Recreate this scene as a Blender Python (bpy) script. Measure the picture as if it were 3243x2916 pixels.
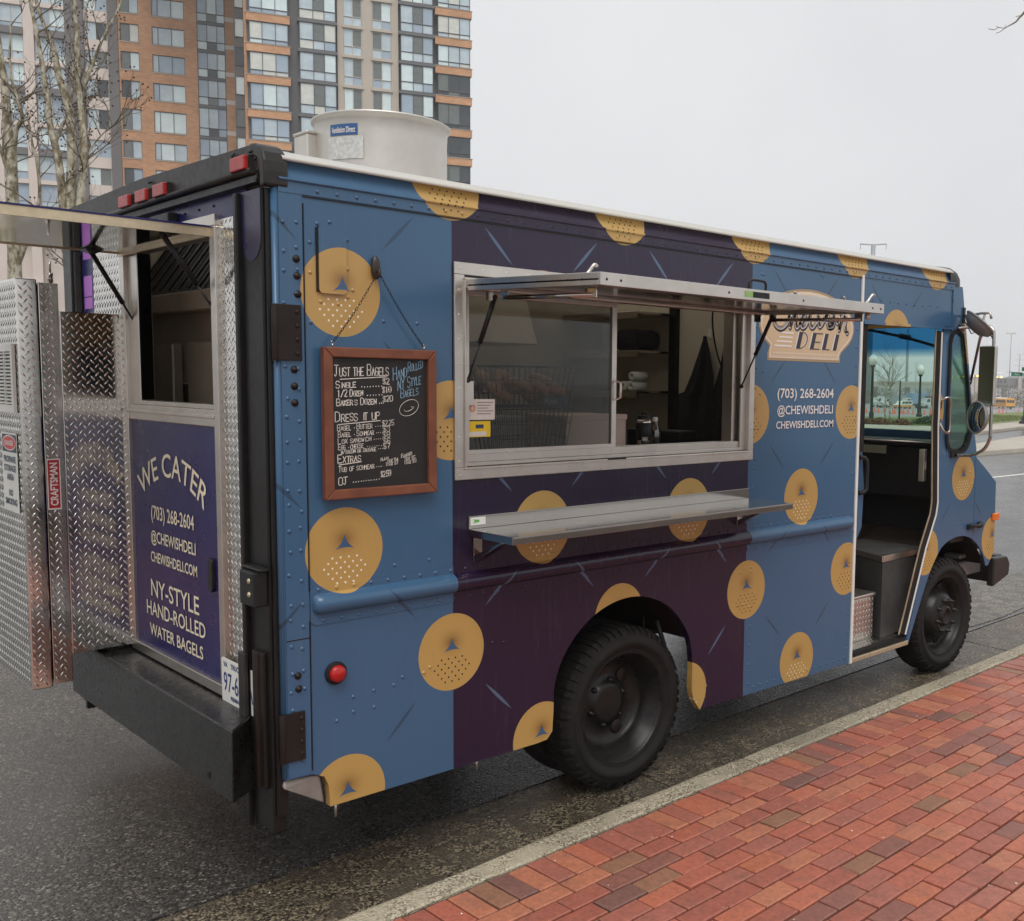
import bpy, bmesh, math, random
from mathutils import Vector, Matrix, geometry
random.seed(11)
for o in list(bpy.data.objects):
    bpy.data.objects.remove(o)
SC = bpy.context.scene
COL = SC.collection
R = math.radians

# ---------------------------------------------------------------- camera
cam = bpy.data.cameras.new('camera')
cam_o = bpy.data.objects.new('camera', cam)
COL.objects.link(cam_o)
cam.sensor_fit = 'HORIZONTAL'
cam.sensor_width = 36.0
cam.lens = 36.0 * 0.9962893
cam.shift_x = -0.1216466          # the photograph is a crop of a wider frame
cam.shift_y = 0.0166512
cam.clip_start = 0.05
cam.clip_end = 5000
_yaw, _pit, _rol = R(45.153518), R(-5.379195), R(0.752938)
_f = Vector((math.cos(_pit) * math.cos(_yaw), math.cos(_pit) * math.sin(_yaw), math.sin(_pit)))
_r = _f.cross(Vector((0, 0, 1))).normalized()
_u = _r.cross(_f)
_r2 = _r * math.cos(_rol) + _u * math.sin(_rol)
_u2 = -_r * math.sin(_rol) + _u * math.cos(_rol)
CAM = Vector((-1.6707, -3.50444, 2.0382))
m = Matrix(((_r2.x, _u2.x, -_f.x, CAM.x), (_r2.y, _u2.y, -_f.y, CAM.y), (_r2.z, _u2.z, -_f.z, CAM.z), (0, 0, 0, 1)))
cam_o.matrix_world = m
SC.camera = cam_o

# ---------------------------------------------------------------- sky, sun, exposure
SUN_EL, SUN_AZ = 58.0, -125.0       # soft bright patch of an overcast sky, high behind the camera
wd = bpy.data.worlds.new('World')
SC.world = wd
wd.use_nodes = True
nt = wd.node_tree
nt.nodes.clear()
out = nt.nodes.new('ShaderNodeOutputWorld')
bg = nt.nodes.new('ShaderNodeBackground')
sky = nt.nodes.new('ShaderNodeTexSky')
sky.sky_type = 'NISHITA'
sky.sun_disc = False
sky.sun_elevation = R(SUN_EL)
sky.sun_rotation = R(90 - SUN_AZ)
sky.air_density = 1.0
sky.dust_density = 5.0
hs = nt.nodes.new('ShaderNodeHueSaturation')
hs.inputs['Saturation'].default_value = 0.12
nt.links.new(sky.outputs[0], hs.inputs['Color'])
# an even layer of cloud, slightly mottled, over the clear sky
tc = nt.nodes.new('ShaderNodeTexCoord')
ns = nt.nodes.new('ShaderNodeTexNoise')
ns.inputs['Scale'].default_value = 1.6
ns.inputs['Detail'].default_value = 4
nt.links.new(tc.outputs['Generated'], ns.inputs['Vector'])
rp = nt.nodes.new('ShaderNodeValToRGB')
rp.color_ramp.elements[0].position = 0.3
rp.color_ramp.elements[0].color = (6.5, 6.58, 6.8, 1)
rp.color_ramp.elements[1].position = 0.7
rp.color_ramp.elements[1].color = (8.0, 8.05, 8.2, 1)
nt.links.new(ns.outputs['Fac'], rp.inputs[0])
mx = nt.nodes.new('ShaderNodeMix')
mx.data_type = 'RGBA'
mx.inputs[0].default_value = 0.86
nt.links.new(hs.outputs[0], mx.inputs[6])
nt.links.new(rp.outputs[0], mx.inputs[7])
nt.links.new(mx.outputs[2], bg.inputs['Color'])
bg.inputs['Strength'].default_value = 0.1
nt.links.new(bg.outputs[0], out.inputs[0])
sun = bpy.data.lights.new('sun', 'SUN')
sun.energy = 1.5
sun.angle = R(40)
sun.color = (1.0, 0.97, 0.93)
sun_o = bpy.data.objects.new('sun', sun)
COL.objects.link(sun_o)
sd = Vector((math.cos(R(SUN_EL)) * math.cos(R(SUN_AZ)), math.cos(R(SUN_EL)) * math.sin(R(SUN_AZ)), math.sin(R(SUN_EL))))
sun_o.rotation_euler = sd.to_track_quat('Z', 'Y').to_euler()
sun_o.location = sd * 60
vs = SC.view_settings
vs.view_transform = 'Standard'
vs.look = 'None'
vs.exposure = 0.25
vs.gamma = 1.0
vs.use_curve_mapping = False
SC.cycles.use_denoising = True
SC.cycles.max_bounces = 8
SC.cycles.volume_bounces = 1
SC.cycles.transparent_max_bounces = 12

# ---------------------------------------------------------------- mesh helpers
class MB:
    def __init__(s):
        s.v, s.f, s.s = [], [], []
    def add(s, vs, fs, smooth=False):
        k = len(s.v)
        s.v += [tuple(p) for p in vs]
        for q in fs:
            s.f.append(tuple(i + k for i in q))
            s.s.append(smooth)
        return s
    def hexa(s, p):
        return s.add(p, [(0, 3, 2, 1), (4, 5, 6, 7), (0, 1, 5, 4), (1, 2, 6, 5), (2, 3, 7, 6), (3, 0, 4, 7)])
    def box(s, x0, x1, y0, y1, z0, z1):
        return s.hexa([(x0, y0, z0), (x1, y0, z0), (x1, y1, z0), (x0, y1, z0), (x0, y0, z1), (x1, y0, z1), (x1, y1, z1), (x0, y1, z1)])
    def bar(s, p, q, w, h, up=(0, 0, 1)):
        p, q = Vector(p), Vector(q)
        d = (q - p).normalized()
        a = d.cross(Vector(up))
        if a.length < 1e-5:
            a = d.cross(Vector((1, 0, 0)))
        a.normalize()
        b = a.cross(d)
        a, b = a * w / 2, b * h / 2
        return s.hexa([p - a - b, p + a - b, q + a - b, q - a - b, p - a + b, p + a + b, q + a + b, q - a + b])
    def tube(s, pts, r, n=8, closed=False, cap=True):
        pts = [Vector(p) for p in pts]
        m_ = len(pts)
        rr = r if isinstance(r, (list, tuple)) else [r] * m_
        ref = None
        vs = []
        for i in range(m_):
            if closed:
                d = pts[(i + 1) % m_] - pts[i - 1]
            else:
                d = pts[min(i + 1, m_ - 1)] - pts[max(i - 1, 0)]
            d.normalize()
            if ref is None:
                ref = d.cross(Vector((0, 0, 1)))
                if ref.length < 1e-3:
                    ref = d.cross(Vector((1, 0, 0)))
            a = ref - d * ref.dot(d)
            if a.length < 1e-6:
                a = d.cross(Vector((0.3, 1, 0.2)))
            a.normalize()
            ref = a
            b = d.cross(a)
            for k in range(n):
                t = 2 * math.pi * k / n
                vs.append(pts[i] + (a * math.cos(t) + b * math.sin(t)) * rr[i])
        fs = []
        for i in range(m_ if closed else m_ - 1):
            j = (i + 1) % m_
            for k in range(n):
                l = (k + 1) % n
                fs.append((i * n + k, i * n + l, j * n + l, j * n + k))
        s.add(vs, fs, True)
        if cap and not closed:
            k0 = len(s.v) - m_ * n
            s.f.append(tuple(range(k0, k0 + n)))
            s.s.append(False)
            s.f.append(tuple(range(k0 + (m_ - 1) * n, k0 + m_ * n)))
            s.s.append(False)
        return s
    def lathe(s, prof, c, axis='z', n=32, smooth=True, closed=False):
        vs = []
        for (r, h) in prof:
            for k in range(n):
                t = 2 * math.pi * k / n
                a, b = r * math.cos(t), r * math.sin(t)
                vs.append({'z': (c[0] + a, c[1] + b, c[2] + h), 'y': (c[0] + a, c[1] + h, c[2] + b), 'x': (c[0] + h, c[1] + a, c[2] + b)}[axis])
        fs = []
        m_ = len(prof)
        for i in range(m_ if closed else m_ - 1):
            j = (i + 1) % m_
            for k in range(n):
                l = (k + 1) % n
                fs.append((i * n + k, i * n + l, j * n + l, j * n + k))
        return s.add(vs, fs, smooth)
    def prism(s, poly, plane, a, b, holes=()):
        def m3(p, t):
            return {'xz': (p[0], t, p[1]), 'yz': (t, p[0], p[1]), 'xy': (p[0], p[1], t)}[plane]
        loops = [list(poly)] + [list(h) for h in holes]
        flat = [p for l in loops for p in l]
        n = len(flat)
        if holes or len(poly) > 4:
            tris = geometry.tessellate_polygon([[Vector((p[0], p[1], 0)) for p in l] for l in loops])
        else:
            tris = [tuple(range(len(poly)))]
        vs = [m3(p, a) for p in flat] + [m3(p, b) for p in flat]
        fs = [tuple(t) for t in tris] + [tuple(i + n for i in reversed(t)) for t in tris]
        k = 0
        for l in loops:
            q = len(l)
            for i in range(q):
                j = (i + 1) % q
                fs.append((k + i, k + j, k + j + n, k + i + n))
            k += q
        return s.add(vs, fs)
    def sphere(s, c, r, n=12, m_=8, sc=(1, 1, 1)):
        vs, fs = [], []
        for i in range(m_ + 1):
            p = math.pi * i / m_
            for k in range(n):
                t = 2 * math.pi * k / n
                vs.append((c[0] + r * sc[0] * math.sin(p) * math.cos(t), c[1] + r * sc[1] * math.sin(p) * math.sin(t), c[2] + r * sc[2] * math.cos(p)))
        for i in range(m_):
            for k in range(n):
                l = (k + 1) % n
                fs.append((i * n + k, i * n + l, (i + 1) * n + l, (i + 1) * n + k))
        return s.add(vs, fs, True)
    def mesh(s, name, mats, fix=True):
        me = bpy.data.meshes.new(name)
        me.from_pydata(s.v, [], s.f)
        me.polygons.foreach_set('use_smooth', s.s)
        if fix:
            bm = bmesh.new()
            bm.from_mesh(me)
            bmesh.ops.recalc_face_normals(bm, faces=bm.faces)
            bm.to_mesh(me)
            bm.free()
        for q in (mats if isinstance(mats, (list, tuple)) else [mats]):
            me.materials.append(q)
        me.update()
        return me
    def build(s, name, mat, parent=None, bevel=0.0, kind=None, fix=True, label=None):
        o = bpy.data.objects.new(name, s.mesh(name, mat, fix))
        COL.objects.link(o)
        if parent is not None:
            o.parent = parent
        if bevel:
            b = o.modifiers.new('bevel', 'BEVEL')
            b.width = bevel
            b.segments = 2
            b.limit_method = 'ANGLE'
            b.angle_limit = R(40)
        if kind:
            o['kind'] = kind
        if label:
            o['label'] = label
        return o

def tag(o, label, cat, group=None):
    o['label'] = label
    o['category'] = cat
    if group:
        o['group'] = group
    return o

def thing(name, label, cat, loc=(0, 0, 0), rz=0.0, group=None):
    o = bpy.data.objects.new(name, None)
    COL.objects.link(o)
    o.empty_display_size = 0.2
    o.location = loc
    o.rotation_euler = (0, 0, rz)
    return tag(o, label, cat, group)

def copy_tree(o, parent=None):
    c = o.copy()
    COL.objects.link(c)
    c.parent = parent
    for ch in o.children:
        copy_tree(ch, c)
    return c

def link_mesh(name, me, parent=None, loc=None, rz=None):
    o = bpy.data.objects.new(name, me)
    COL.objects.link(o)
    if parent is not None:
        o.parent = parent
    if loc:
        o.location = loc
    if rz is not None:
        o.rotation_euler = (0, 0, rz)
    return o

# ---------------------------------------------------------------- lettering
def text_flat(txt, height, sx=1.0, bold=0.0, space=1.0):
    """2-D outline letters: list of verts (x,y) starting at x=0, list of faces, width"""
    cu = bpy.data.curves.new('t', 'FONT')
    cu.body = txt
    cu.size = height / 0.72
    cu.offset = bold
    cu.space_character = space
    cu.resolution_u = 3
    ob = bpy.data.objects.new('t', cu)
    me = bpy.data.meshes.new_from_object(ob)
    vs = [(v.co.x * sx, v.co.y) for v in me.vertices]
    fs = [tuple(p.vertices) for p in me.polygons]
    bpy.data.objects.remove(ob)
    bpy.data.curves.remove(cu)
    bpy.data.meshes.remove(me)
    if not vs:
        return [], [], 0
    x0 = min(p[0] for p in vs)
    x1 = max(p[0] for p in vs)
    return [(p[0] - x0, p[1]) for p in vs], fs, x1 - x0

def put_text(mb, txt, height, width, fn, bold=0.0, space=1.0):
    """letters fitted to a width, centred on fn's origin; fn maps (u,v) to space"""
    vs, fs, w = text_flat(txt, height, 1.0, bold, space)
    k = width / w if width else 1.0
    mb.add([fn((p[0] - w / 2) * k, p[1]) for p in vs], fs)

GLY = {'A': '002640|1333', 'B': '00063645443303|3342413000', 'C': '4536160501103041', 'D': '00062645412000', 'E': '46060040|0333', 'F': '460600|0333',
 'G': '45361605011030414323', 'H': '0006|4046|0343', 'I': '2026', 'J': '0646|26211001', 'K': '0006|460340', 'L': '060040', 'M': '0006234640', 'N': '00064046',
 'O': '103041453616050110', 'P': '00063645443303', 'Q': '103041453616050110|2240', 'R': '00063645443303|2340', 'S': '453616050413334241301001', 'T': '0646|2026',
 'U': '060110304146', 'V': '062046', 'W': '0610243046', 'X': '0046|0640', 'Y': '062346|2320', 'Z': '06460040', '0': '103041453616050110', '1': '152620',
 '2': '05163645440040', '3': '0516364544331333424130 1001'.replace(' ', ''), '4': '30360242', '5': '460603334241301001', '6': '453616050110304142331302',
 '7': '064610', '8': '13040516364544331302011030414233', '9': '4333130405163645414030', '$': '453616050413334241301001|2026', '.': '2021', "'": '2625', '/': '0046', '+': '2223', '-': '0343', ',': '2110'}

def chalk(mb, txt, u, v, h, w, fn, wd=0.0022, slope=0.0, rng=random, fit=None):
    """hand-written capitals as flat chalk strokes; small letters are small capitals"""
    adv = 0
    items = []
    for ch in txt:
        big = ch.isupper() or ch.isdigit() or ch in '$/'
        sc = 1.0 if big else 0.74
        if ch == ' ':
            adv += 0.5
            continue
        cw = (0.34 if ch in ".'+" else (0.4 if ch.upper() == 'I' else 0.82)) * sc
        items.append((ch.upper(), adv, sc))
        adv += cw
    k = (fit / adv) if fit else w
    for ch, a, sc in items:
        g = GLY.get(ch)
        if not g:
            continue
        jx, jy, sh = rng.uniform(-.02, .02), rng.uniform(-.04, .04), rng.uniform(-.05, .1)
        for st in g.split('|'):
            pts = []
            for i in range(0, len(st), 2):
                gx, gy = int(st[i]) / 4 * 0.62 * sc, int(st[i + 1]) / 6 * sc
                gx += sh * gy * 0.5 + rng.uniform(-.015, .015)
                px = u + (a + gx + jx) * k
                pts.append((px, v + (gy + jy + rng.uniform(-.012, .012)) * h + (px - u) * slope))
            for p, q in zip(pts, pts[1:]):
                dx, dy = q[0] - p[0], q[1] - p[1]
                L = math.hypot(dx, dy) or 1e-6
                nx, ny = -dy / L * wd / 2, dx / L * wd / 2
                ex, ey = dx / L * wd * .35, dy / L * wd * .35
                mb.add([fn(p[0] + nx - ex, p[1] + ny - ey), fn(p[0] - nx - ex, p[1] - ny - ey), fn(q[0] - nx + ex, q[1] - ny + ey), fn(q[0] + nx + ex, q[1] + ny + ey)], [(0, 1, 2, 3)])

# ---------------------------------------------------------------- materials
class NV:
    """a socket with arithmetic, so node maths reads as a formula"""
    def __init__(s, t, k):
        s.t, s.k = t, k
    def op(s, o, b=None, c=None):
        n = s.t.nodes.new('ShaderNodeMath')
        n.operation = o
        for i, q in enumerate((s, b, c)):
            if q is None:
                continue
            if isinstance(q, NV):
                s.t.links.new(q.k, n.inputs[i])
            else:
                n.inputs[i].default_value = q
        return NV(s.t, n.outputs[0])
    def __add__(s, b): return s.op('ADD', b)
    def __radd__(s, b): return s.op('ADD', b)
    def __sub__(s, b): return s.op('SUBTRACT', b)
    def __mul__(s, b): return s.op('MULTIPLY', b)
    def __rmul__(s, b): return s.op('MULTIPLY', b)
    def __truediv__(s, b): return s.op('DIVIDE', b)
    def lt(s, b): return s.op('LESS_THAN', b)
    def gt(s, b): return s.op('GREATER_THAN', b)
    def abs(s): return s.op('ABSOLUTE')
    def floor(s): return s.op('FLOOR')
    def round(s): return s.op('ROUND')
    def fract(s): return s.op('FRACT')
    def sqrt(s): return s.op('SQRT')
    def min(s, b): return s.op('MINIMUM', b)
    def max(s, b): return s.op('MAXIMUM', b)
    def clamp(s): 
        r = s.op('MAXIMUM', 0.0).op('MINIMUM', 1.0)
        return r

def new_mat(name):
    mt = bpy.data.materials.new(name)
    mt.use_nodes = True
    t = mt.node_tree
    return mt, t, t.nodes['Principled BSDF']

def coords(t, kind='Object'):
    tc_ = t.nodes.new('ShaderNodeTexCoord')
    sp = t.nodes.new('ShaderNodeSeparateXYZ')
    t.links.new(tc_.outputs[kind], sp.inputs[0])
    return tc_.outputs[kind], NV(t, sp.outputs[0]), NV(t, sp.outputs[1]), NV(t, sp.outputs[2])

def noise(t, vec, scale, detail=3, rough=0.55, dim=None):
    n = t.nodes.new('ShaderNodeTexNoise')
    n.inputs['Scale'].default_value = scale
    n.inputs['Detail'].default_value = detail
    n.inputs['Roughness'].default_value = rough
    if vec is not None:
        t.links.new(vec, n.inputs['Vector'])
    return NV(t, n.outputs['Fac'])

def mixc(t, fac, a, b, mode='MIX'):
    n = t.nodes.new('ShaderNodeMix')
    n.data_type = 'RGBA'
    n.blend_type = mode
    if isinstance(fac, NV):
        t.links.new(fac.k, n.inputs[0])
    else:
        n.inputs[0].default_value = fac
    for q, i in ((a, 6), (b, 7)):
        if isinstance(q, tuple):
            n.inputs[i].default_value = (q[0], q[1], q[2], 1)
        else:
            t.links.new(q, n.inputs[i])
    return n.outputs[2]

def ramp(t, fac, stops, const=False):
    n = t.nodes.new('ShaderNodeValToRGB')
    cr = n.color_ramp
    if const:
        cr.interpolation = 'CONSTANT'
    while len(cr.elements) < len(stops):
        cr.elements.new(0.5)
    for e_, (p, c) in zip(cr.elements, stops):
        e_.position = p
        e_.color = (c[0], c[1], c[2], 1)
    t.links.new(fac.k if isinstance(fac, NV) else fac, n.inputs[0])
    return n.outputs[0]

def bump(t, b, h, strength=0.3, dist=0.01):
    n = t.nodes.new('ShaderNodeBump')
    n.inputs['Strength'].default_value = strength
    n.inputs['Distance'].default_value = dist
    t.links.new(h.k if isinstance(h, NV) else h, n.inputs['Height'])
    t.links.new(n.outputs[0], b.inputs['Normal'])

def plain(name, col, rough=0.5, metal=0.0, var=0.12, vs_=6.0, bmp=0.0, bs=60.0, spec=0.5, coat=0.0, rv=0.12):
    """a plain surface with uneven tone, uneven gloss and fine relief"""
    mt, t, b = new_mat(name)
    vec, X, Y, Z = coords(t)
    n1 = noise(t, vec, vs_, 5, 0.6)
    k = n1 * (2 * var) + (1 - var)
    b.inputs['Base Color'].default_value = (*col, 1)
    t.links.new(mixc(t, 1.0, (col[0], col[1], col[2]), ramp(t, n1, [(0.25, (1 - var,) * 3), (0.75, (1 + var,) * 3)]), 'MULTIPLY'), b.inputs['Base Color'])
    b.inputs['Metallic'].default_value = metal
    b.inputs['Specular IOR Level'].default_value = spec
    b.inputs['Coat Weight'].default_value = coat
    n2 = noise(t, vec, vs_ * 2.7, 4)
    rr = (n2 - 0.5) * (2 * rv) + rough
    t.links.new(rr.clamp().k, b.inputs['Roughness'])
    if bmp:
        bump(t, b, noise(t, vec, bs, 4, 0.6), bmp, 0.004)
    return mt

def glass(name, col, rough=0.02, alpha=0.25, tint=None):
    """thin pane: a see-through sheet that also mirrors"""
    mt, t, b = new_mat(name)
    o = t.nodes['Material Output']
    tr = t.nodes.new('ShaderNodeBsdfTransparent')
    tr.inputs[0].default_value = (*col, 1)
    gl = t.nodes.new('ShaderNodeBsdfGlossy')
    gl.inputs['Roughness'].default_value = rough
    gl.inputs['Color'].default_value = (0.9, 0.92, 0.92, 1)
    fr = t.nodes.new('ShaderNodeFresnel')
    fr.inputs['IOR'].default_value = 1.36
    mxs = t.nodes.new('ShaderNodeMixShader')
    k = (NV(t, fr.outputs[0]) * 0.9 + alpha).clamp()
    t.links.new(k.k, mxs.inputs[0])
    t.links.new(tr.outputs[0], mxs.inputs[1])
    t.links.new(gl.outputs[0], mxs.inputs[2])
    t.links.new(mxs.outputs[0], o.inputs[0])
    if tint:
        vec, X, Y, Z = coords(t)
        f = ((Z - tint[0]) * (1.0 / tint[1])).clamp()
        t.links.new(mixc(t, f, col, tint[2]), tr.inputs[0])
    return mt
# ================================================================ materials of the place
def m_asphalt():
    mt, t, b = new_mat('wet asphalt')
    vec, X, Y, Z = coords(t)
    v1 = t.nodes.new('ShaderNodeTexVoronoi')
    v1.inputs['Scale'].default_value = 105
    t.links.new(vec, v1.inputs['Vector'])
    d = NV(t, v1.outputs['Distance'])
    sp = t.nodes.new('ShaderNodeSeparateColor')
    t.links.new(v1.outputs['Color'], sp.inputs[0])
    rnd = NV(t, sp.outputs[0])
    big = noise(t, vec, 0.55, 5, 0.6)
    fine = noise(t, vec, 260, 2)
    c = ramp(t, rnd, [(0.0, (0.030, 0.029, 0.028)), (0.5, (0.060, 0.058, 0.054)), (0.88, (0.10, 0.094, 0.084)), (1.0, (0.28, 0.255, 0.22))])
    c = mixc(t, 1.0, c, ramp(t, big, [(0.3, (0.75, 0.75, 0.77)), (0.7, (1.2, 1.18, 1.15))]), 'MULTIPLY')
    t.links.new(c, b.inputs['Base Color'])
    wet = noise(t, vec, 1.3, 4)
    t.links.new(((wet - 0.5) * 0.4 + 0.27 + (rnd - 0.5) * 0.2).clamp().k, b.inputs['Roughness'])
    b.inputs['Specular IOR Level'].default_value = 0.6
    bump(t, b, d * -1.0 + fine * 0.35, 0.42, 0.004)
    return mt

def m_aggregate(name, lo, mid, hi, scale=95, rough=0.55, bs=0.8, dirt=None):
    mt, t, b = new_mat(name)
    g = t.nodes.new('ShaderNodeNewGeometry')
    vec = g.outputs['Position']
    v1 = t.nodes.new('ShaderNodeTexVoronoi')
    v1.inputs['Scale'].default_value = scale
    t.links.new(vec, v1.inputs['Vector'])
    sp = t.nodes.new('ShaderNodeSeparateColor')
    t.links.new(v1.outputs['Color'], sp.inputs[0])
    rnd = NV(t, sp.outputs[0])
    d = NV(t, v1.outputs['Distance'])
    big = noise(t, vec, 1.7, 6, 0.65)
    wear = noise(t, vec, 7.0, 5, 0.6)
    c = ramp(t, rnd, [(0.0, lo), (0.5, mid), (1.0, hi)])
    # cement skin still covering the stones in patches
    c = mixc(t, ((wear - 0.47) * 9.0).clamp() * 0.8, c, dirt if dirt else mid)
    c = mixc(t, 1.0, c, ramp(t, big, [(0.3, (0.66, 0.66, 0.66)), (0.72, (1.2, 1.2, 1.18))]), 'MULTIPLY')
    t.links.new(c, b.inputs['Base Color'])
    t.links.new(((big - 0.5) * 0.5 + rough).clamp().k, b.inputs['Roughness'])
    bump(t, b, d * -1.0 + wear * 0.6, bs, 0.006)
    return mt

def m_brick():
    mt, t, b = new_mat('paving brick')
    g = t.nodes.new('ShaderNodeNewGeometry')
    oi = t.nodes.new('ShaderNodeObjectInfo')
    rnd = (NV(t, g.outputs['Random Per Island']) * 7.31 + NV(t, oi.outputs['Random']) * 5.77).fract()
    vec = g.outputs['Position']
    c = ramp(t, rnd, [(0.0, (0.45, 0.145, 0.088)), (0.16, (0.42, 0.13, 0.084)), (0.33, (0.37, 0.13, 0.094)), (0.5, (0.45, 0.17, 0.10)),
                      (0.66, (0.35, 0.115, 0.08)), (0.80, (0.26, 0.11, 0.085)), (0.87, (0.20, 0.10, 0.083)), (0.91, (0.29, 0.145, 0.09)), (0.95, (0.44, 0.145, 0.08))], True)
    n1 = noise(t, vec, 9, 5, 0.65)
    n2 = noise(t, vec, 55, 4, 0.7)
    n3 = noise(t, vec, 2.2, 3)
    c = mixc(t, ((n1 - 0.50) * 5.0).clamp() * 0.5, c, (0.20, 0.10, 0.075))
    c = mixc(t, ((noise(t, vec, 5.0, 4) - 0.55) * 6.0).clamp() * 0.35, c, (0.42, 0.16, 0.10))
    c = mixc(t, 1.0, c, ramp(t, n2, [(0.25, (0.72, 0.72, 0.72)), (0.75, (1.22, 1.2, 1.18))]), 'MULTIPLY')
    c = mixc(t, ((n2 - 0.74) * 14.0).clamp() * 0.5, c, (0.55, 0.45, 0.38))
    t.links.new(c, b.inputs['Base Color'])
    t.links.new(((n1 - 0.5) * 0.5 + 0.47 + (n3 - 0.5) * 0.4).clamp().k, b.inputs['Roughness'])
    b.inputs['Specular IOR Level'].default_value = 0.45
    bump(t, b, n2 * 0.7 + n1 * 0.5, 0.45, 0.004)
    return mt

M = {}
M['asphalt'] = m_asphalt()
M['gutter'] = m_aggregate('wet gutter aggregate', (0.012, 0.010, 0.008), (0.085, 0.068, 0.046), (0.32, 0.26, 0.175), 105, 0.4, 0.8, (0.075, 0.06, 0.043))
M['kerb'] = m_aggregate('worn kerb concrete', (0.12, 0.098, 0.065), (0.36, 0.31, 0.22), (0.55, 0.49, 0.38), 130, 0.6, 0.5, (0.38, 0.335, 0.245))
M['brick'] = m_brick()
M['joint'] = plain('sanded joint', (0.04, 0.031, 0.024), 0.8, var=0.3, vs_=30, bmp=0.5, bs=200)
M['concrete'] = plain('pale concrete', (0.42, 0.38, 0.32), 0.75, var=0.15, vs_=1.2, bmp=0.2)
M['grass'] = plain('grass', (0.15, 0.185, 0.055), 0.8, var=0.35, vs_=2.5)
M['lot'] = plain('far asphalt', (0.25, 0.25, 0.255), 0.8, var=0.12, vs_=0.05)
M['hill'] = plain('far wooded hills', (0.10, 0.10, 0.095), 0.9, var=0.3, vs_=0.05)
M['line'] = plain('road paint', (0.62, 0.62, 0.6), 0.6, var=0.2, vs_=8)

# ================================================================ ground
def struct(o):
    o['kind'] = 'structure'
    return o
mb = MB()
mb.add([(-1500, -1500, -4.0), (1500, -1500, -4.0), (1500, 1500, -4.0), (-1500, 1500, -4.0)], [(0, 1, 2, 3)])
struct(mb.build('ground', M['lot'], fix=False))
KA = 0.0140                                   # the kerb line runs at a slight angle to the van
def ky(x):
    return -0.274 + KA * x
# road: one sheet beside the gutter, out to the verge on the far side
mb = MB()
road_poly = [(-60, ky(-60) + 0.64), (44, ky(44) + 0.64), (120, 8), (120, 24), (70, 22.6), (47, 18.2), (38.4, 16.6), (37.6, 20), (35.5, 32), (32, 140), (-60, 140)]
mb.prism(road_poly, 'xy', -0.3, 0.0)
struct(mb.build('road', M['asphalt']))
# lane line and the flaky repair by the front wheel
mb = MB()
mb.prism([(17.2, 7.05), (30.0, 6.62), (30.0, 6.74), (17.2, 7.17)], 'xy', 0.001, 0.005)
struct(mb.build('lane_line', M['line']))
mb = MB()
mb.prism([(6.05, 0.52), (6.9, 0.5), (8.2, 0.62), (9.4, 0.6), (9.6, 1.3), (8.1, 1.42), (7.2, 1.12), (6.3, 1.2)], 'xy', 0.001, 0.006)
struct(mb.build('road_patch', m_aggregate('road repair', (0.05, 0.046, 0.04), (0.16, 0.145, 0.12), (0.34, 0.31, 0.27), 90, 0.5, 0.9, (0.10, 0.09, 0.075))))

sw = bpy.data.objects.new('sidewalk', None)
COL.objects.link(sw)
struct(sw)
ROT = math.atan(KA)
sw.location = (0, ky(0), 0)
sw.rotation_euler = (0, 0, ROT)
# local frame: x along the kerb, y=0 road side of the kerb, negative towards the walker
gut = bpy.data.objects.new('gutter', None)
COL.objects.link(gut)
struct(gut)
gut.location = sw.location
gut.rotation_euler = sw.rotation_euler
xs = [-14, -9.2, -4.6, -1.1, 2.02, 5.9, 9.2, 13, 18, 24]
for a, b in zip(xs, xs[1:]):
    mb = MB()
    z0, z1 = -0.022 + random.uniform(-.003, .003), -0.001
    mb.hexa([(a + .006, 0.002, -.2), (b - .006, 0.002, -.2), (b - .006, 0.63, -.2), (a + .006, 0.63, -.2), (a + .006, 0.002, z0), (b - .006, 0.002, z0), (b - .006, 0.63, z1), (a + .006, 0.63, z1)])
    mb.build('gutter_slab', M['gutter'], gut, bevel=0.006)
for a, b in zip([-14, -8.5, -4.1, -0.9, 2.35, 5.5, 8.6, 12, 18], [-8.5, -4.1, -0.9, 2.35, 5.5, 8.6, 12, 18, 24]):
    mb = MB()
    n = max(2, int((b - a) / .25))
    prof = [(-.13, -.2), (-.13, .092), (-.122, .1), (-.03, .1), (-.012, .094), (-.002, .078), (0.0, .05), (0.0, -.2)]
    vs_, fs_ = [], []
    for i in range(n + 1):
        x = a + .004 + (b - a - .008) * i / n
        for (y, z) in prof:
            vs_.append((x, y + (random.uniform(-.004, .004) if z > 0 and y > -.05 else 0), z + (random.uniform(-.0025, .0025) if z > 0 else 0)))
    q = len(prof)
    for i in range(n):
        for k in range(q - 1):
            fs_.append((i * q + k, i * q + k + 1, (i + 1) * q + k + 1, (i + 1) * q + k))
    fs_ += [tuple(range(q)), tuple(range(n * q, n * q + q))]
    mb.add(vs_, fs_, False)
    mb.build('kerb_stone', M['kerb'], sw)
mb = MB()
mb.box(-16, 24, -12, -.132, -.2, .084)
mb.build('paving_bed', M['joint'], sw)

def brick_mb(mb, cx, cy, cz, L, W, ang, tx=0.0, ty=0.0, c=0.0045, h=.05):
    ca, sa = math.cos(ang), math.sin(ang)
    vs_ = []
    for (ll, ww, zz) in ((L, W, -h), (L, W, -c), (L - 2 * c, W - 2 * c, 0.0)):
        for (i, j) in ((-1, -1), (1, -1), (1, 1), (-1, 1)):
            x, y = i * ll / 2, j * ww / 2
            vs_.append((cx + x * ca - y * sa, cy + x * sa + y * ca, cz + zz + x * tx + y * ty))
    fs_ = [(8, 9, 10, 11)]
    for k in (0, 4):
        for i in range(4):
            j = (i + 1) % 4
            fs_.append((k + i, k + j, k + 4 + j, k + 4 + i))
    mb.add(vs_, fs_)

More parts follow.
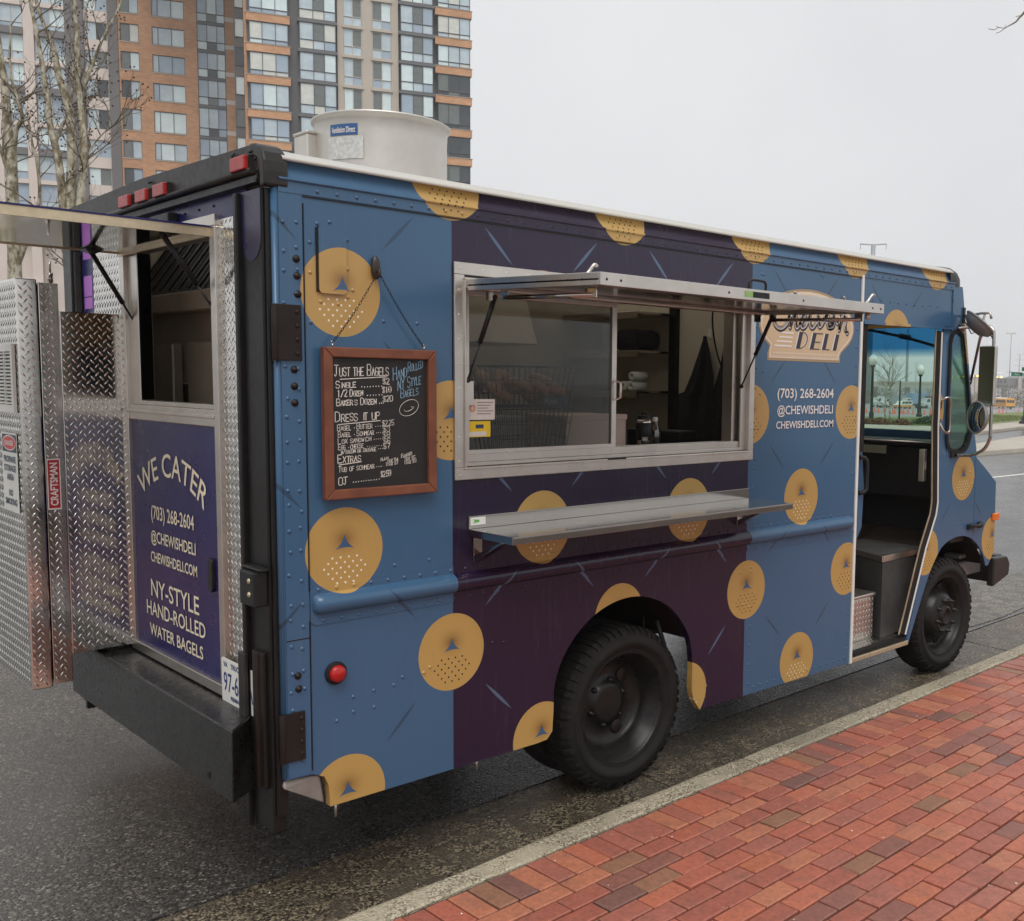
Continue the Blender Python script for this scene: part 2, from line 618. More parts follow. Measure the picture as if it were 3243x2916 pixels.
BL, BW = 0.2025, 0.0975
bricks = []
x = -8.0
while x < 13:
    bricks.append((x, -.150 - BL / 2, BL - .008, BW - .008 - random.uniform(0, .003), math.pi / 2 + random.uniform(-.015, .015)))
    x += 0.0962
for r in range(46):
    y = -.150 - BL - .002 - BW * (r + .5)
    x = -8.0 + (BL / 2 if r % 2 else 0) + random.uniform(-.02, .02)
    while x < 13:
        bricks.append((x, y + random.uniform(-.0012, .0012), BL - .0075 - random.uniform(0, .004), BW - .0075 - random.uniform(0, .003), random.uniform(-.012, .012)))
        x += BL
mw = cam_o.matrix_world.inverted()
def in_view(p):
    q = mw @ Vector(p)
    if q.z > -.1:
        return None
    a, b = 0.9962893 * q.x / -q.z + 0.12165, 0.9962893 * q.y / -q.z - .01665
    return -q.z if abs(a) < .51 and abs(b) < .46 else None
swm = Matrix.Translation(Vector(sw.location)) @ Matrix.Rotation(ROT, 4, 'Z')
vis = []
for i, bk in enumerate(bricks):
    d = in_view(swm @ Vector((bk[0], bk[1], .1)))
    if d:
        vis.append((d, i))
vis.sort()
single = {i for d, i in vis[:300]}
variants = []
for k in range(4):
    q = MB()
    brick_mb(q, 0, 0, 0, 1, 1, 0, c=0)
rest = MB()
mesh_cache = {}
for i, (x, y, L, W, a) in enumerate(bricks):
    z = .1 + random.uniform(-.003, .003)
    tx, ty = random.uniform(-.012, .012), random.uniform(-.02, .02)
    if i in single:
        key = (round(L, 3), round(W, 3))
        if key not in mesh_cache:
            q = MB()
            brick_mb(q, 0, 0, 0, key[0], key[1], 0)
            mesh_cache[key] = q.mesh('brick', M['brick'])
        o = link_mesh('brick', mesh_cache[key], sw, (x, y, z), a)
        o.rotation_euler = (ty, -tx, a)
    else:
        brick_mb(rest, x, y, z, L, W, a, tx, ty)
rest.build('brick_field', M['brick'], sw, kind='stuff', fix=False)

# far side of the junction: island, verge, grass, slope down to the depot
mb = MB()
mb.prism([(25.6, 11.0), (26.6, 10.62), (30, 10.5), (60, 9.3), (60, 17.4), (36.7, 13.9), (30, 12.5), (26.5, 11.6)], 'xy', -.05, .15)
struct(mb.build('traffic_island', M['concrete'], bevel=.04))
mb = MB()
mb.prism([(38.6, 16.8), (47, 18.45), (70, 22.9), (120, 24.2), (120, 28), (70, 25.2), (45.3, 20.5), (41.6, 21.4), (41.4, 30.2), (36, 32), (37.8, 20.1)], 'xy', -.05, .15)
struct(mb.build('verge', M['concrete'], bevel=.04))
mb = MB()
vs_ = [(41.2, 21.0, .16), (45.2, 19.9, .16), (70, 24.6, .16), (118, 27, .16), (41.0, 30, .16), (48, 27, .17), (57.4, 25.8, .17), (75, 31, .15), (118, 40, .1), (50, 33, .15), (58, 33.5, -.1), (80, 42, -.8), (70, 62, -4.1), (100, 72, -4.1), (125, 60, -4.1), (130, 22, -4.1), (50, 60, -4.1)]
mb.add(vs_, [(0, 1, 5, 4), (1, 2, 6, 5), (2, 3, 8, 7), (2, 7, 6), (4, 5, 9), (5, 6, 10, 9), (6, 7, 11, 10), (7, 8, 14, 13), (7, 13, 11), (11, 13, 12), (10, 11, 12), (9, 10, 12, 16), (4, 9, 16), (3, 15, 14, 8)])
gb = struct(mb.build('grass_bank', M['grass'], fix=False))
# ================================================================ the food van
def m_wrap():
    """printed vinyl: blue and purple fields, a grid of bagels and leaf strokes between them"""
    mt, t, b = new_mat('printed vinyl wrap')
    vec, X, Y, Z = coords(t)
    A, B_, X0, Z0 = 0.486, 0.484, 0.2525, 1.385
    xa, zb = (X - X0) / A, (Z - Z0) / B_
    p, q = (xa + zb) * 0.5, (xa - zb) * 0.5
    P, Q = p.round(), q.round()
    dp, dq = p - P, q - Q
    u, v = (dp + dq) * A, (dp - dq) * B_
    r = (u * u + v * v).sqrt()
    bag = r.lt(0.163)
    row = ((P - Q) * 0.5 + 100.25).fract().lt(0.5)            # every other row has pale seeds
    # seeds
    si, sj = (u / 0.0172), (v + 0.066) / 0.0195
    sp, sq = (si + sj - 1.0) * 0.5, (si - sj - 1.0) * 0.5
    SP, SQ = sp.round(), sq.round()
    I, J = SP + SQ + 1.0, SP - SQ
    e1, e2 = si - I, sj - J
    dd = ((e1 * 0.0172) * (e1 * 0.0172) + (e2 * 0.0195) * (e2 * 0.0195)).sqrt()
    seed = dd.lt(0.0042) * (I.abs() + J.abs()).lt(5.5) * J.lt(2.5) * J.gt(-3.5) * bag
    # hole: a three-pointed star with hollow sides
    tri = [(0.0, 0.062), (-0.042, 0.002), (0.042, 0.004)]
    hole = (u.abs().lt(0.041)) * v.gt(-0.002) * v.lt(0.062)
    for (a, c, rad) in ((tri[0], tri[1], .085), (tri[2], tri[0], .085), (tri[1], tri[2], .13)):
        mxp = Vector(((a[0] + c[0]) / 2, (a[1] + c[1]) / 2))
        dv = Vector((c[0] - a[0], c[1] - a[1]))
        L = dv.length
        nrm = Vector((dv.y, -dv.x)).normalized()
        cen = Vector((0, 0.03))
        if nrm.dot(mxp - cen) < 0:
            nrm = -nrm
        cc = mxp + nrm * math.sqrt(rad * rad - L * L / 4)
        hole = hole * ((u - cc.x) * (u - cc.x) + (v - cc.y) * (v - cc.y)).sqrt().gt(rad)
    # printed browning round the hole
    gx, gy = u * 0.85, (v - 0.042) * 0.95
    toast = (1.0 - 1.0 * 0) if False else ((gx * gx + gy * gy).sqrt() * (-1 / 0.075) + 1.0).clamp()
    toast = toast * toast * v.gt(-0.02)
    # leaf strokes half way between neighbours
    l1 = (p.fract() - 0.5) * 0.687
    l2 = (q.fract() - 0.5) * 0.687
    h1 = (l1 * l1 * (-1 / 0.0105) + 1.0) * 0.0072
    h2 = (l2 * l2 * (-1 / 0.0105) + 1.0) * 0.0072
    leaf = (dq * 0.687).abs().lt(h1).max((dp * 0.687).abs().lt(h2))
    purple = X.gt(0.744) * X.lt(2.672)
    fade = noise(t, vec, 0.9, 3)
    blue = mixc(t, fade, (0.036, 0.098, 0.188), (0.054, 0.126, 0.222))
    purp = mixc(t, fade, (0.011, 0.006, 0.025), (0.019, 0.009, 0.033))
    base = mixc(t, purple, blue, purp)
    lc = mixc(t, purple, (0.030, 0.066, 0.115), (0.075, 0.115, 0.19))
    base = mixc(t, leaf, base, lc)
    gold = mixc(t, toast * 0.85, (0.46, 0.285, 0.088), (0.13, 0.05, 0.012))
    gold = mixc(t, hole, gold, (0.045, 0.10, 0.19))
    gold = mixc(t, seed, gold, mixc(t, row, (0.035, 0.022, 0.012), (0.8, 0.74, 0.6)))
    base = mixc(t, bag, base, gold)
    # road film and streaks
    mp = t.nodes.new('ShaderNodeMapping')
    mp.inputs['Scale'].default_value = (14, 14, 0.9)
    t.links.new(vec, mp.inputs[0])
    st = noise(t, mp.outputs[0], 3.0, 5, 0.65)
    base = mixc(t, ((st - 0.56) * 3.0).clamp() * 0.22, base, (0.20, 0.18, 0.16))
    t.links.new(base, b.inputs['Base Color'])
    t.links.new(((noise(t, vec, 4, 4) - 0.5) * 0.16 + 0.22).clamp().k, b.inputs['Roughness'])
    b.inputs['Specular IOR Level'].default_value = 0.5
    bump(t, b, noise(t, vec, 2.2, 3) + noise(t, vec, 90, 2) * 0.02, 0.12, 0.02)
    return mt

M['wrap'] = m_wrap()
M['purple'] = plain('purple vinyl', (0.018, 0.0165, 0.094), 0.3, var=0.15, vs_=3, spec=0.35)
M['white'] = plain('white paint', (0.74, 0.73, 0.68), 0.4, var=0.06, vs_=5)
M['black'] = plain('black paint', (0.010, 0.0095, 0.009), 0.36, var=0.3, vs_=9, bmp=0.15, bs=90, spec=0.28)
M['blackmetal'] = plain('weathered dark steel', (0.026, 0.025, 0.023), 0.42, 0.0, var=0.35, vs_=12, bmp=0.25, bs=120, spec=0.28)
M['brownblack'] = plain('brown black seal', (0.016, 0.011, 0.009), 0.5, var=0.3, vs_=14, spec=0.28)
M['rubber'] = plain('rubber', (0.013, 0.0118, 0.011), 0.75, var=0.35, vs_=14, bmp=0.4, bs=180, spec=0.28)
M['rim'] = plain('dirty steel rim', (0.022, 0.021, 0.02), 0.3, 0.35, var=0.4, vs_=10, bmp=0.15, spec=0.28)
M['alu'] = plain('mill aluminium', (0.60, 0.56, 0.51), 0.30, 0.95, var=0.10, vs_=8, rv=0.07)
M['steel'] = plain('brushed stainless', (0.47, 0.445, 0.41), 0.15, 1.0, var=0.05, vs_=3, rv=0.05)
M['mirror'] = plain('polished sheet', (0.68, 0.65, 0.58), 0.07, 1.0, var=0.06, vs_=3, rv=0.03)
M['fan'] = plain('spun aluminium', (0.60, 0.57, 0.52), 0.42, 0.75, var=0.08, vs_=9, rv=0.1)
M['tread'] = plain('tread plate', (0.70, 0.68, 0.64), 0.13, 1.0, var=0.14, vs_=10, rv=0.08)
M['red'] = plain('red lens', (0.36, 0.022, 0.018), 0.3, var=0.25, vs_=20)
M['redlamp'] = plain('red lamp', (0.40, 0.010, 0.009), 0.16, var=0.1, vs_=20)
M['amber'] = plain('amber lens', (0.75, 0.17, 0.02), 0.2, var=0.1, vs_=20)
M['cream'] = plain('cream letters', (0.80, 0.71, 0.52), 0.5, var=0.05)
M['wlet'] = plain('white letters', (0.78, 0.72, 0.68), 0.5, var=0.04)
M['glass'] = glass('clear pane', (0.72, 0.72, 0.7), 0.02, 0.0)
M['wind'] = glass('windscreen with blue sun band', (0.76, 0.88, 0.83), 0.01, 0.0, (2.24, 0.07, (0.17, 0.42, 0.60)))
M['quarter'] = glass('green tinted quarter glass', (0.72, 0.95, 0.84), 0.01, 0.0, (2.22, 0.12, (0.35, 0.70, 0.85)))
M['plastic'] = plain('black plastic', (0.013, 0.013, 0.014), 0.4, var=0.2, vs_=20, spec=0.28)
M['floor'] = plain('cab floor mat', (0.045, 0.044, 0.042), 0.75, var=0.35, vs_=8, bmp=0.4, bs=120)
M['inside'] = plain('kitchen stainless', (0.50, 0.43, 0.33), 0.4, 0.25, var=0.2, vs_=3)
M['creamwall'] = plain('cream panel', (0.62, 0.55, 0.42), 0.55, var=0.06, vs_=4)
M['goldtrim'] = plain('brass trim', (0.62, 0.52, 0.36), 0.35, 0.7, var=0.15, vs_=20)

mt, t, b = new_mat('translucent white roof sheet')
b.inputs['Base Color'].default_value = (.74, .73, .68, 1)
b.inputs['Roughness'].default_value = .45
tl = t.nodes.new('ShaderNodeBsdfTranslucent')
tl.inputs[0].default_value = (.78, .74, .66, 1)
ms = t.nodes.new('ShaderNodeMixShader')
ms.inputs[0].default_value = .34
t.links.new(b.outputs[0], ms.inputs[1])
t.links.new(tl.outputs[0], ms.inputs[2])
t.links.new(ms.outputs[0], t.nodes['Material Output'].inputs[0])
M['roof'] = mt
M['galvb'] = plain('grey steel', (.20, .195, .185), .5, .4, var=.25, vs_=12)
TR = thing('food_truck', 'blue and purple step van with a bagel print, serving window open', 'food truck')

def arc(c, r, a0, a1, n):
    return [(c[0] + r * math.cos(R(a0 + (a1 - a0) * i / n)), c[1] + r * math.sin(R(a0 + (a1 - a0) * i / n))) for i in range(n + 1)]
def smooth_line(pts, n=4):
    """Catmull-Rom through 2-D or 3-D points"""
    o = []
    for i in range(len(pts) - 1):
        p0, p1, p2, p3 = (Vector(pts[max(i - 1, 0)]), Vector(pts[i]), Vector(pts[i + 1]), Vector(pts[min(i + 2, len(pts) - 1)]))
        for k in range(n):
            s_ = k / n
            o.append(tuple(0.5 * ((2 * p1) + (p2 - p0) * s_ + (2 * p0 - 5 * p1 + 4 * p2 - p3) * s_ ** 2 + (3 * p1 - p0 - 3 * p2 + p3) * s_ ** 3)))
    o.append(tuple(pts[-1]))
    return o

T = 0.035
rear_arch = smooth_line([(1.289, .429), (1.295, .52), (1.305, .66), (1.371, .79), (1.489, .90), (1.63, .966), (1.788, .987), (1.934, .96), (2.064, .895), (2.166, .795), (2.226, .69), (2.247, .56), (2.245, .43), (2.27, .356)], 4)
body = [(0.0, 2.72), (0.0, .545), (.11, .541), (.155, .52), (.172, .48), (.178, .395), (1.2, .393), (1.258, .397)] + rear_arch + [(2.312, .303), (3.722, .293), (3.722, 2.72)]
WIN = [(.80, 1.668), (2.645, 1.668), (2.645, 2.444), (.80, 2.444)]
mb = MB()
mb.prism(body, 'xz', 0.0, T, [WIN])
mb.build('side_panel', M['wrap'], TR)
# the rounded rear corner skin and the vertical seam beside it
mb = MB()
mb.tube([(0.004, 0.012, .55), (0.004, 0.012, 2.70)], .013, 10)
mb.prism([(0.012, .548), (.10, .548), (.10, 2.70), (.012, 2.70)], 'xz', -.004, 0)
mb.build('corner_skin', M['wrap'], TR)
# header over the cab door, pillar, cowl and wing
mb = MB()
mb.prism([(3.745, 2.72), (3.745, 2.42), (4.735, 2.42), (4.86, 2.44), (4.86, 2.72)], 'xz', 0.0, T)
mb.build('door_header', M['wrap'], TR)
f_arch = smooth_line([(4.44, .302), (4.6, .60), (4.7, .765), (4.806, .88), (4.88, .926), (5.037, .962), (5.202, .95), (5.333, .899), (5.451, .804), (5.516, .697)], 4)
wing = [(4.745, 2.44), (4.742, 1.76), (4.779, 1.219), (4.585, .81), (4.412, .30)] + f_arch + [(5.555, .70), (5.642, .80), (5.634, 1.0), (5.622, 1.323), (5.46, 1.425), (5.297, 1.52), (5.29, 1.58), (5.227, 1.774), (5.053, 2.456), (4.985, 2.72), (4.862, 2.72), (4.862, 2.44)]
QW = smooth_line([(4.838, 2.33), (4.868, 2.395), (4.93, 2.408), (5.0, 2.39), (5.03, 2.33), (5.17, 1.80), (5.16, 1.66), (5.10, 1.59), (5.0, 1.577), (4.90, 1.59), (4.848, 1.64), (4.836, 1.80), (4.836, 2.1), (4.838, 2.33)], 3)[:-1]
mb = MB()
mb.prism(wing, 'xz', 0.0, .012, [QW])
mb.build('cab_wing', M['wrap'], TR)
mb = MB()
mb.prism([(4.845, 1.58), (4.868, 1.58), (4.868, 2.70), (4.845, 2.70)], 'xz', -.008, -.0005)
mb.prism([(3.75, 2.408), (4.85, 2.42), (4.85, 2.436), (3.75, 2.424)], 'xz', -.014, -.0005)
mb.prism([(5.296, .89), (5.301, .89), (5.291, 1.53), (5.286, 1.53)], 'xz', -.002, -.0005)
mb.build('panel_seam', M['wrap'], TR)
# seams as thin dark gaps
mb = MB()
for (x0, x1, z0, z1) in ((.104, .107, .56, 2.66), (.012, .104, 1.068, 1.072), (.107, 3.72, 2.682, 2.685)):
    mb.prism([(x0, z0), (x1, z0), (x1, z1), (x0, z1)], 'xz', -.0047, -.0005)
mb.build('seam_gap', M['brownblack'], TR)

# quarter light: rubber and glass
mb = MB()
cx_, cz_ = 4.99, 2.0
out_ = [(cx_ + (p[0] - cx_) * 1.10 - .003, cz_ + (p[1] - cz_) * 1.035) for p in QW]
inn = [(cx_ + (p[0] - cx_) * .93, cz_ + (p[1] - cz_) * .975) for p in QW]
mb.prism(out_, 'xz', -.012, -.0005, [inn])
qw = mb.build('quarter_window', M['rubber'], TR)
mb = MB()
mb.prism([(cx_ + (p[0] - cx_) * .98, cz_ + (p[1] - cz_) * .99) for p in QW], 'xz', .003, .006)
mb.build('pane', M['quarter'], qw)

# cornice: blue cove with its drip bead, then the white roof skin
def extrude_x(mb, prof, x0, x1, smooth=True, n=1):
    vs_, fs_ = [], []
    for i in range(n + 1):
        x = x0 + (x1 - x0) * i / n
        vs_ += [(x, y, z) for (y, z) in prof]
    q = len(prof)
    for i in range(n):
        for k in range(q - 1):
            fs_.append((i * q + k, i * q + k + 1, (i + 1) * q + k + 1, (i + 1) * q + k))
    mb.add(vs_, fs_, smooth)
mb = MB()
extrude_x(mb, [(0.0, 2.688), (-.006, 2.689), (-.006, 2.728)][::-1], 0.012, 4.87, False)
extrude_x(mb, [(-.006, 2.728), (-.013, 2.731), (-.0145, 2.736), (-.010, 2.740), (-.003, 2.742)][::-1], 0.012, 4.87)
extrude_x(mb, [(-.003, 2.742), (.002, 2.748), (.012, 2.765), (.020, 2.782), (.026, 2.798), (.03, 2.812), (.05, 2.815)][::-1], 0.012, 4.87)
mb.build('cornice', M['wrap'], TR, fix=False)
mb = MB()
roof_prof = [(.03, 2.806), (-.004, 2.802), (-.006, 2.807), (0.0, 2.814), (.03, 2.834), (.08, 2.847), (.2, 2.855), (.6, 2.866), (1.18, 2.873), (1.76, 2.866), (2.16, 2.855), (2.28, 2.847), (2.33, 2.834), (2.36, 2.814), (2.366, 2.802), (2.33, 2.806)]
extrude_x(mb, roof_prof, 0.03, 4.84)
mb.build('roof', M['roof'], TR, fix=False)
# dark moulded corner cap over the windscreen
mb = MB()
vs_, fs_ = [], []
steps = [(4.80, 0.0, 0.0), (4.87, .0, -.0), (4.92, .004, -.012), (4.96, .014, -.04), (4.985, .03, -.085), (4.99, .05, -.15)]
cp = [(-.004, 2.712), (-.006, 2.74), (-.004, 2.79), (.008, 2.818), (.04, 2.842), (.1, 2.853), (.6, 2.868), (1.18, 2.876), (1.76, 2.868), (2.26, 2.853), (2.32, 2.842), (2.352, 2.818), (2.364, 2.79), (2.364, 2.712)]
for (x, iy, dz) in steps:
    for (y, z) in cp:
        yy = y + (iy if y < 1.18 else -iy)
        zz = 2.712 + (z - 2.712) * max(0.0, 1 + dz / .164)
        vs_.append((x, yy, zz))
q = len(cp)
for i in range(len(steps) - 1):
    for k in range(q - 1):
        fs_.append((i * q + k, i * q + k + 1, (i + 1) * q + k + 1, (i + 1) * q + k))
mb.add(vs_, fs_, True)
mb.build('front_cap', M['blackmetal'], TR)
# front face: header, screen pillars, cowl, bonnet, nose
mb = MB()
def strip(x0, z0, x1, z1, y0, y1, t_=.03):
    mb.hexa([(x0, y0, z0), (x1, y0, z1), (x1, y1, z1), (x0, y1, z0), (x0 - t_, y0, z0), (x1 - t_, y0, z1), (x1 - t_, y1, z1), (x0 - t_, y1, z0)])
strip(5.045, 2.455, 4.985, 2.72, .013, 2.324)
for (a, b) in ((.013, .019), (1.15, 1.21), (2.26, 2.324)):
    strip(5.235, 1.70, 5.045, 2.455, a, b, .03 if a > .1 else .012)
strip(5.29, 1.53, 5.235, 1.70, .013, 2.324)
mb.hexa([(5.27, .036, 1.50), (5.622, .036, 1.30), (5.622, 2.324, 1.30), (5.27, 2.324, 1.50), (5.27, .036, 1.525), (5.622, .036, 1.326), (5.622, 2.324, 1.326), (5.27, 2.324, 1.525)])
strip(5.642, .80, 5.622, 1.32, .036, 2.324)
mb.build('front_face', M['wrap'], TR)
mb = MB()
mb.hexa([(5.228, .019, 1.70), (5.238, .019, 1.70), (5.048, .019, 2.455), (5.038, .019, 2.455), (5.228, 1.15, 1.70), (5.238, 1.15, 1.70), (5.048, 1.15, 2.455), (5.038, 1.15, 2.455)])
ws = mb.build('windscreen', M['wind'], TR)
mb = MB()
mb.hexa([(5.228, 1.21, 1.70), (5.238, 1.21, 1.70), (5.048, 1.21, 2.455), (5.038, 1.21, 2.455), (5.228, 2.26, 1.70), (5.238, 2.26, 1.70), (5.048, 2.26, 2.455), (5.038, 2.26, 2.455)])
mb.build('windscreen', M['wind'], TR)
mb = MB()
mb.tube([(5.058, .80, 2.452), (5.09, .50, 2.39), (5.115, .20, 2.305)], .012, 6)
mb.tube([(5.085, .54, 2.40), (5.092, .46, 2.385)], .022, 6)
mb.build('wiper', M['plastic'], TR)
# left side, undertray, inner floor
mb = MB()
mb.prism([(0, .3), (1.25, .3), (1.25, .45), (5.3, .45), (5.3, 1.52), (5.04, 2.456), (4.985, 2.72), (4.985, 2.81), (0, 2.81)], 'xz', 2.326, 2.36, [[(4.0, 1.55), (4.6, 1.55), (4.6, 2.4), (4.0, 2.4)]])
mb.build('far_side_panel', M['wrap'], TR)
mb = MB()
mb.box(.02, 3.70, .75, 2.325, .80, .83)
mb.box(.02, 1.24, .036, .75, .80, .83)
mb.box(2.29, 3.70, .036, .75, .80, .83)
mb.build('kitchen_floor', M['floor'], TR)
mb = MB()
mb.box(.05, 5.4, .70, .78, .52, .68)
mb.box(.05, 5.4, 1.56, 1.64, .52, .68)
mb.box(.3, .42, .2, 2.2, .62, .70)
mb.box(1.2, 1.3, .2, 2.2, .66, .76)
mb.box(2.4, 2.5, .2, 2.2, .66, .76)
mb.box(2.6, 3.5, 1.0, 1.5, .42, .66)
mb.tube([(1.815, .25, .41), (1.815, 2.1, .41)], .06, 12)
mb.sphere((1.815, 1.15, .41), .17, 14, 10)
mb.tube([(4.97, .25, .40), (4.97, 2.1, .40)], .05, 10)
mb.tube([(1.9, 1.15, .45), (4.2, 1.15, .6)], .045, 10)
mb.tube([(0.1, .95, .5), (1.4, .95, .55), (3.4, .9, .5)], .04, 10)
mb.build('chassis', M['blackmetal'], TR)
mb = MB()
mb.tube([(2.14, .16, .78), (2.19, .16, .66), (2.26, .15, .45), (2.27, .15, .33)], .013, 8)
mb.tube([(2.10, .22, .80), (2.10, .22, .45)], .005, 6)
mb.build('mudflap_stay', M['blackmetal'], TR)
mb = MB()
vs_ = [(p[0], y, p[1] + .01) for y in (.035, .72) for p in rear_arch]
q = len(rear_arch)
mb.add(vs_, [(k, k + 1, q + k + 1, q + k) for k in range(8, 40)], True)
mb.box(1.25, 2.28, .72, .74, .79, 1.02)
mb.build('wheel_well', M['brownblack'], TR, fix=False)
mb = MB()
fa = f_arch[8:]
vs_ = [(p[0], y, p[1] + .012) for y in (.035, .62) for p in fa]
q = len(fa)
mb.add(vs_, [(k, k + 1, q + k + 1, q + k) for k in range(q - 1)], True)
mb.box(4.5, 5.55, .62, .64, .5, 1.0)
mb.build('wheel_well', M['brownblack'], TR, fix=False)
for (x, z0) in ((.215, .335), (.885, .345)):
    mb = MB()
    mb.tube([(x, .03, .40), (x, .03, z0)], .006, 8)
    mb.tube([(x, .03, .40), (x, .03, .385)], .014, 8)
    mb.build('drain_spigot', M['alu'], TR)
# bare step folded under the rear corner
mb = MB()
mb.hexa([(-.01, .0, .515), (.15, -.002, .415), (.18, .06, .42), (.0, .10, .52), (0, .02, .545), (.14, .012, .53), (.165, .06, .52), (.01, .1, .54)])
mb.build('corner_gusset', plain('primer grey steel', (0.22, 0.19, 0.17), 0.5, 0.3, var=0.2, vs_=20), TR, bevel=.008)

# rub rail
rail_prof = [(.0, 1.115), (-.004, 1.117), (-.004, 1.152), (-.018, 1.155), (-.034, 1.168), (-.040, 1.186), (-.038, 1.205), (-.028, 1.220), (-.012, 1.228), (-.004, 1.232), (-.004, 1.258), (.0, 1.26)]
mb = MB()
extrude_x(mb, rail_prof[2:10], .15, 3.665, n=12)
for x, d in ((.15, -.035), (3.665, .012)):
    k = len(mb.v)
    pp = rail_prof[2:10]
    vs_ = []
    for j in range(6):
        a_ = math.pi / 2 * j / 5
        f_ = math.cos(a_)
        vs_ += [(x + d * math.sin(a_), -.004 + (y + .004) * max(f_, .02), 1.192 + (z - 1.192) * (.35 + .65 * f_)) for (y, z) in pp]
    mb.add(vs_, [(j * 8 + i, j * 8 + i + 1, j * 8 + i + 9, j * 8 + i + 8) for j in range(5) for i in range(7)], True)
mb.prism([(.1, 1.24), (.125, 1.262), (3.715, 1.262), (3.715, 1.113), (.125, 1.113), (.1, 1.135)], 'xz', -.004, -.0005)
mb.build('rub_rail', M['wrap'], TR)

# rivets
def rivet(mb, x, z, y=0.0, r=.0082):
    n = 7
    vs_ = [(x + r * math.cos(2 * math.pi * k / n), y, z + r * math.sin(2 * math.pi * k / n)) for k in range(n)]
    vs_ += [(x + r * .7 * math.cos(2 * math.pi * k / n), y - r * .45, z + r * .7 * math.sin(2 * math.pi * k / n)) for k in range(n)] + [(x, y - r * .62, z)]
    mb.add(vs_, [(k, (k + 1) % n, n + (k + 1) % n, n + k) for k in range(n)] + [(n + k, n + (k + 1) % n, 2 * n) for k in range(n)], True)
rng = random.Random(5)
rv = MB()
x = .16
while x < 4.83:
    if not 3.70 < x < 3.78:
        rivet(rv, x, 2.707, -.0065)
    x += .079
x = .14
while x < 3.7:
    rivet(rv, x, 1.247, -.004)
    rivet(rv, x + .02, 1.128, -.004)
    x += .074
for z in [.62 + .085 * i for i in range(24)]:
    for xx in (.03, .076):
        if not (.58 < z < .80 and xx > .05) and not 2.09 < z < 2.31:
            rivet(rv, xx + rng.uniform(-.004, .004), z + rng.uniform(-.02, .02), -.004)
for z in [.36 + .11 * i for i in range(20)]:
    if not 1.1 < z < 1.27:
        rivet(rv, 2.72, z)
        rivet(rv, 3.69, z + .03)
    if z > 1.55:
        rivet(rv, 4.892, z, -.0005, .005)
for z in [.95 + .1 * i for i in range(6)]:
    rivet(rv, 4.81, z, -.0005, .005)
for (x0, z0, n, dx) in ((.16, 2.60, 2, .05), (.13, 2.53, 1, 0), (.28, 2.55, 1, 0), (.28, 2.44, 1, 0), (.30, 2.36, 1, 0), (.28, 2.34, 1, 0), (.17, 2.31, 2, .07), (.13, 2.42, 1, 0), (.13, 2.24, 1, 0), (.43, 2.26, 2, .15), (.28, .81, 3, .09), (.28, .75, 2, .09), (.21, .72, 1, 0), (.5, .84, 2, .1), (.63, .86, 1, 0),
                        (.47, 1.30, 2, .16), (1.45, 1.02, 3, .05), (1.62, 1.1, 3, .3), (.95, .9, 2, .06), (2.6, .82, 3, .03), (2.62, 1.0, 2, .1), (2.2, 1.33, 3, .1), (1.3, 1.30, 2, .2), (2.75, 2.62, 2, .02), (3.3, 2.66, 2, .02), (3.85, 2.56, 9, .1), (4.95, 1.06, 4, .05), (5.06, 1.13, 2, .04), (2.36, .42, 1, 0), (2.36, .36, 1, 0)):
    for k in range(n):
        rivet(rv, x0 + dx * k, z0 + rng.uniform(-.006, .006))
for k in range(15):
    rivet(rv, 2.76 + .065 * k, .335)
for (x, z) in ((5.05, 1.47), (5.21, 1.42), (5.24, 1.47), (5.27, 1.38), (5.24, 1.33), (2.75, 1.79), (2.76, 1.98), (2.78, 2.1), (2.74, 1.62)):
    rivet(rv, x, z)
rv.build('rivets', M['wrap'], TR, kind='stuff', fix=False)
# bolts of the rear hinges
for (x, z) in ((.075, 2.46), (.077, 2.40), (.079, 2.335), (.06, 2.065), (.06, 2.005), (.06, 1.945), (.053, .935), (.055, .885)):
    mb = MB()
    mb.lathe([(.0, -.016), (.007, -.016), (.009, -.008), (.014, -.0065), (.014, -.004)], (x, 0, z), 'y', 10)
    mb.build('hinge_bolt', M['brownblack'], TR)
for (z0, z1, x1) in ((2.097, 2.296, .088), (.615, .80, .075)):
    mb = MB()
    mb.box(-.012, x1, -.014, -.005, z0, z1)
    mb.tube([(-.014, -.012, z0), (-.014, -.012, z1)], .012, 8)
    for k in range(4):
        mb.sphere((x1 * .8, -.014, z0 + .025 + (z1 - z0 - .05) * k / 3), .009, 8, 6, (1, .6, 1))
    mb.build('rear_hinge', M['brownblack'], TR, bevel=.003)
# square filler flap with its open slot
mb = MB()
mb.prism(arc((.255, 2.575), .015, 0, 90, 3) + arc((.175, 2.575), .015, 90, 180, 3) + arc((.175, 2.36), .015, 180, 270, 3) + arc((.255, 2.36), .015, 270, 360, 3), 'xz', -.012, -.006)
mb.build('vent_flap', M['wrap'], TR)
mb = MB()
mb.prism([(.153, 2.35), (.262, 2.35), (.262, 2.36), (.164, 2.36), (.164, 2.585), (.153, 2.58)], 'xz', -.0075, -.0005)
mb.build('vent_slot', M['brownblack'], TR)
# side marker lamp
mb = MB()
mb.lathe([(.044, -.0005), (.044, -.010), (.038, -.016), (.033, -.016)], (.206, 0, .916), 'y', 24)
sm = mb.build('marker_lamp', M['rubber'], TR, label='round red marker lamp low on the rear side panel')
mb = MB()
mb.lathe([(.033, -.012), (.032, -.026), (.026, -.034), (.0, -.036)], (.206, 0, .916), 'y', 24)
mb.build('lens', M['redlamp'], sm)

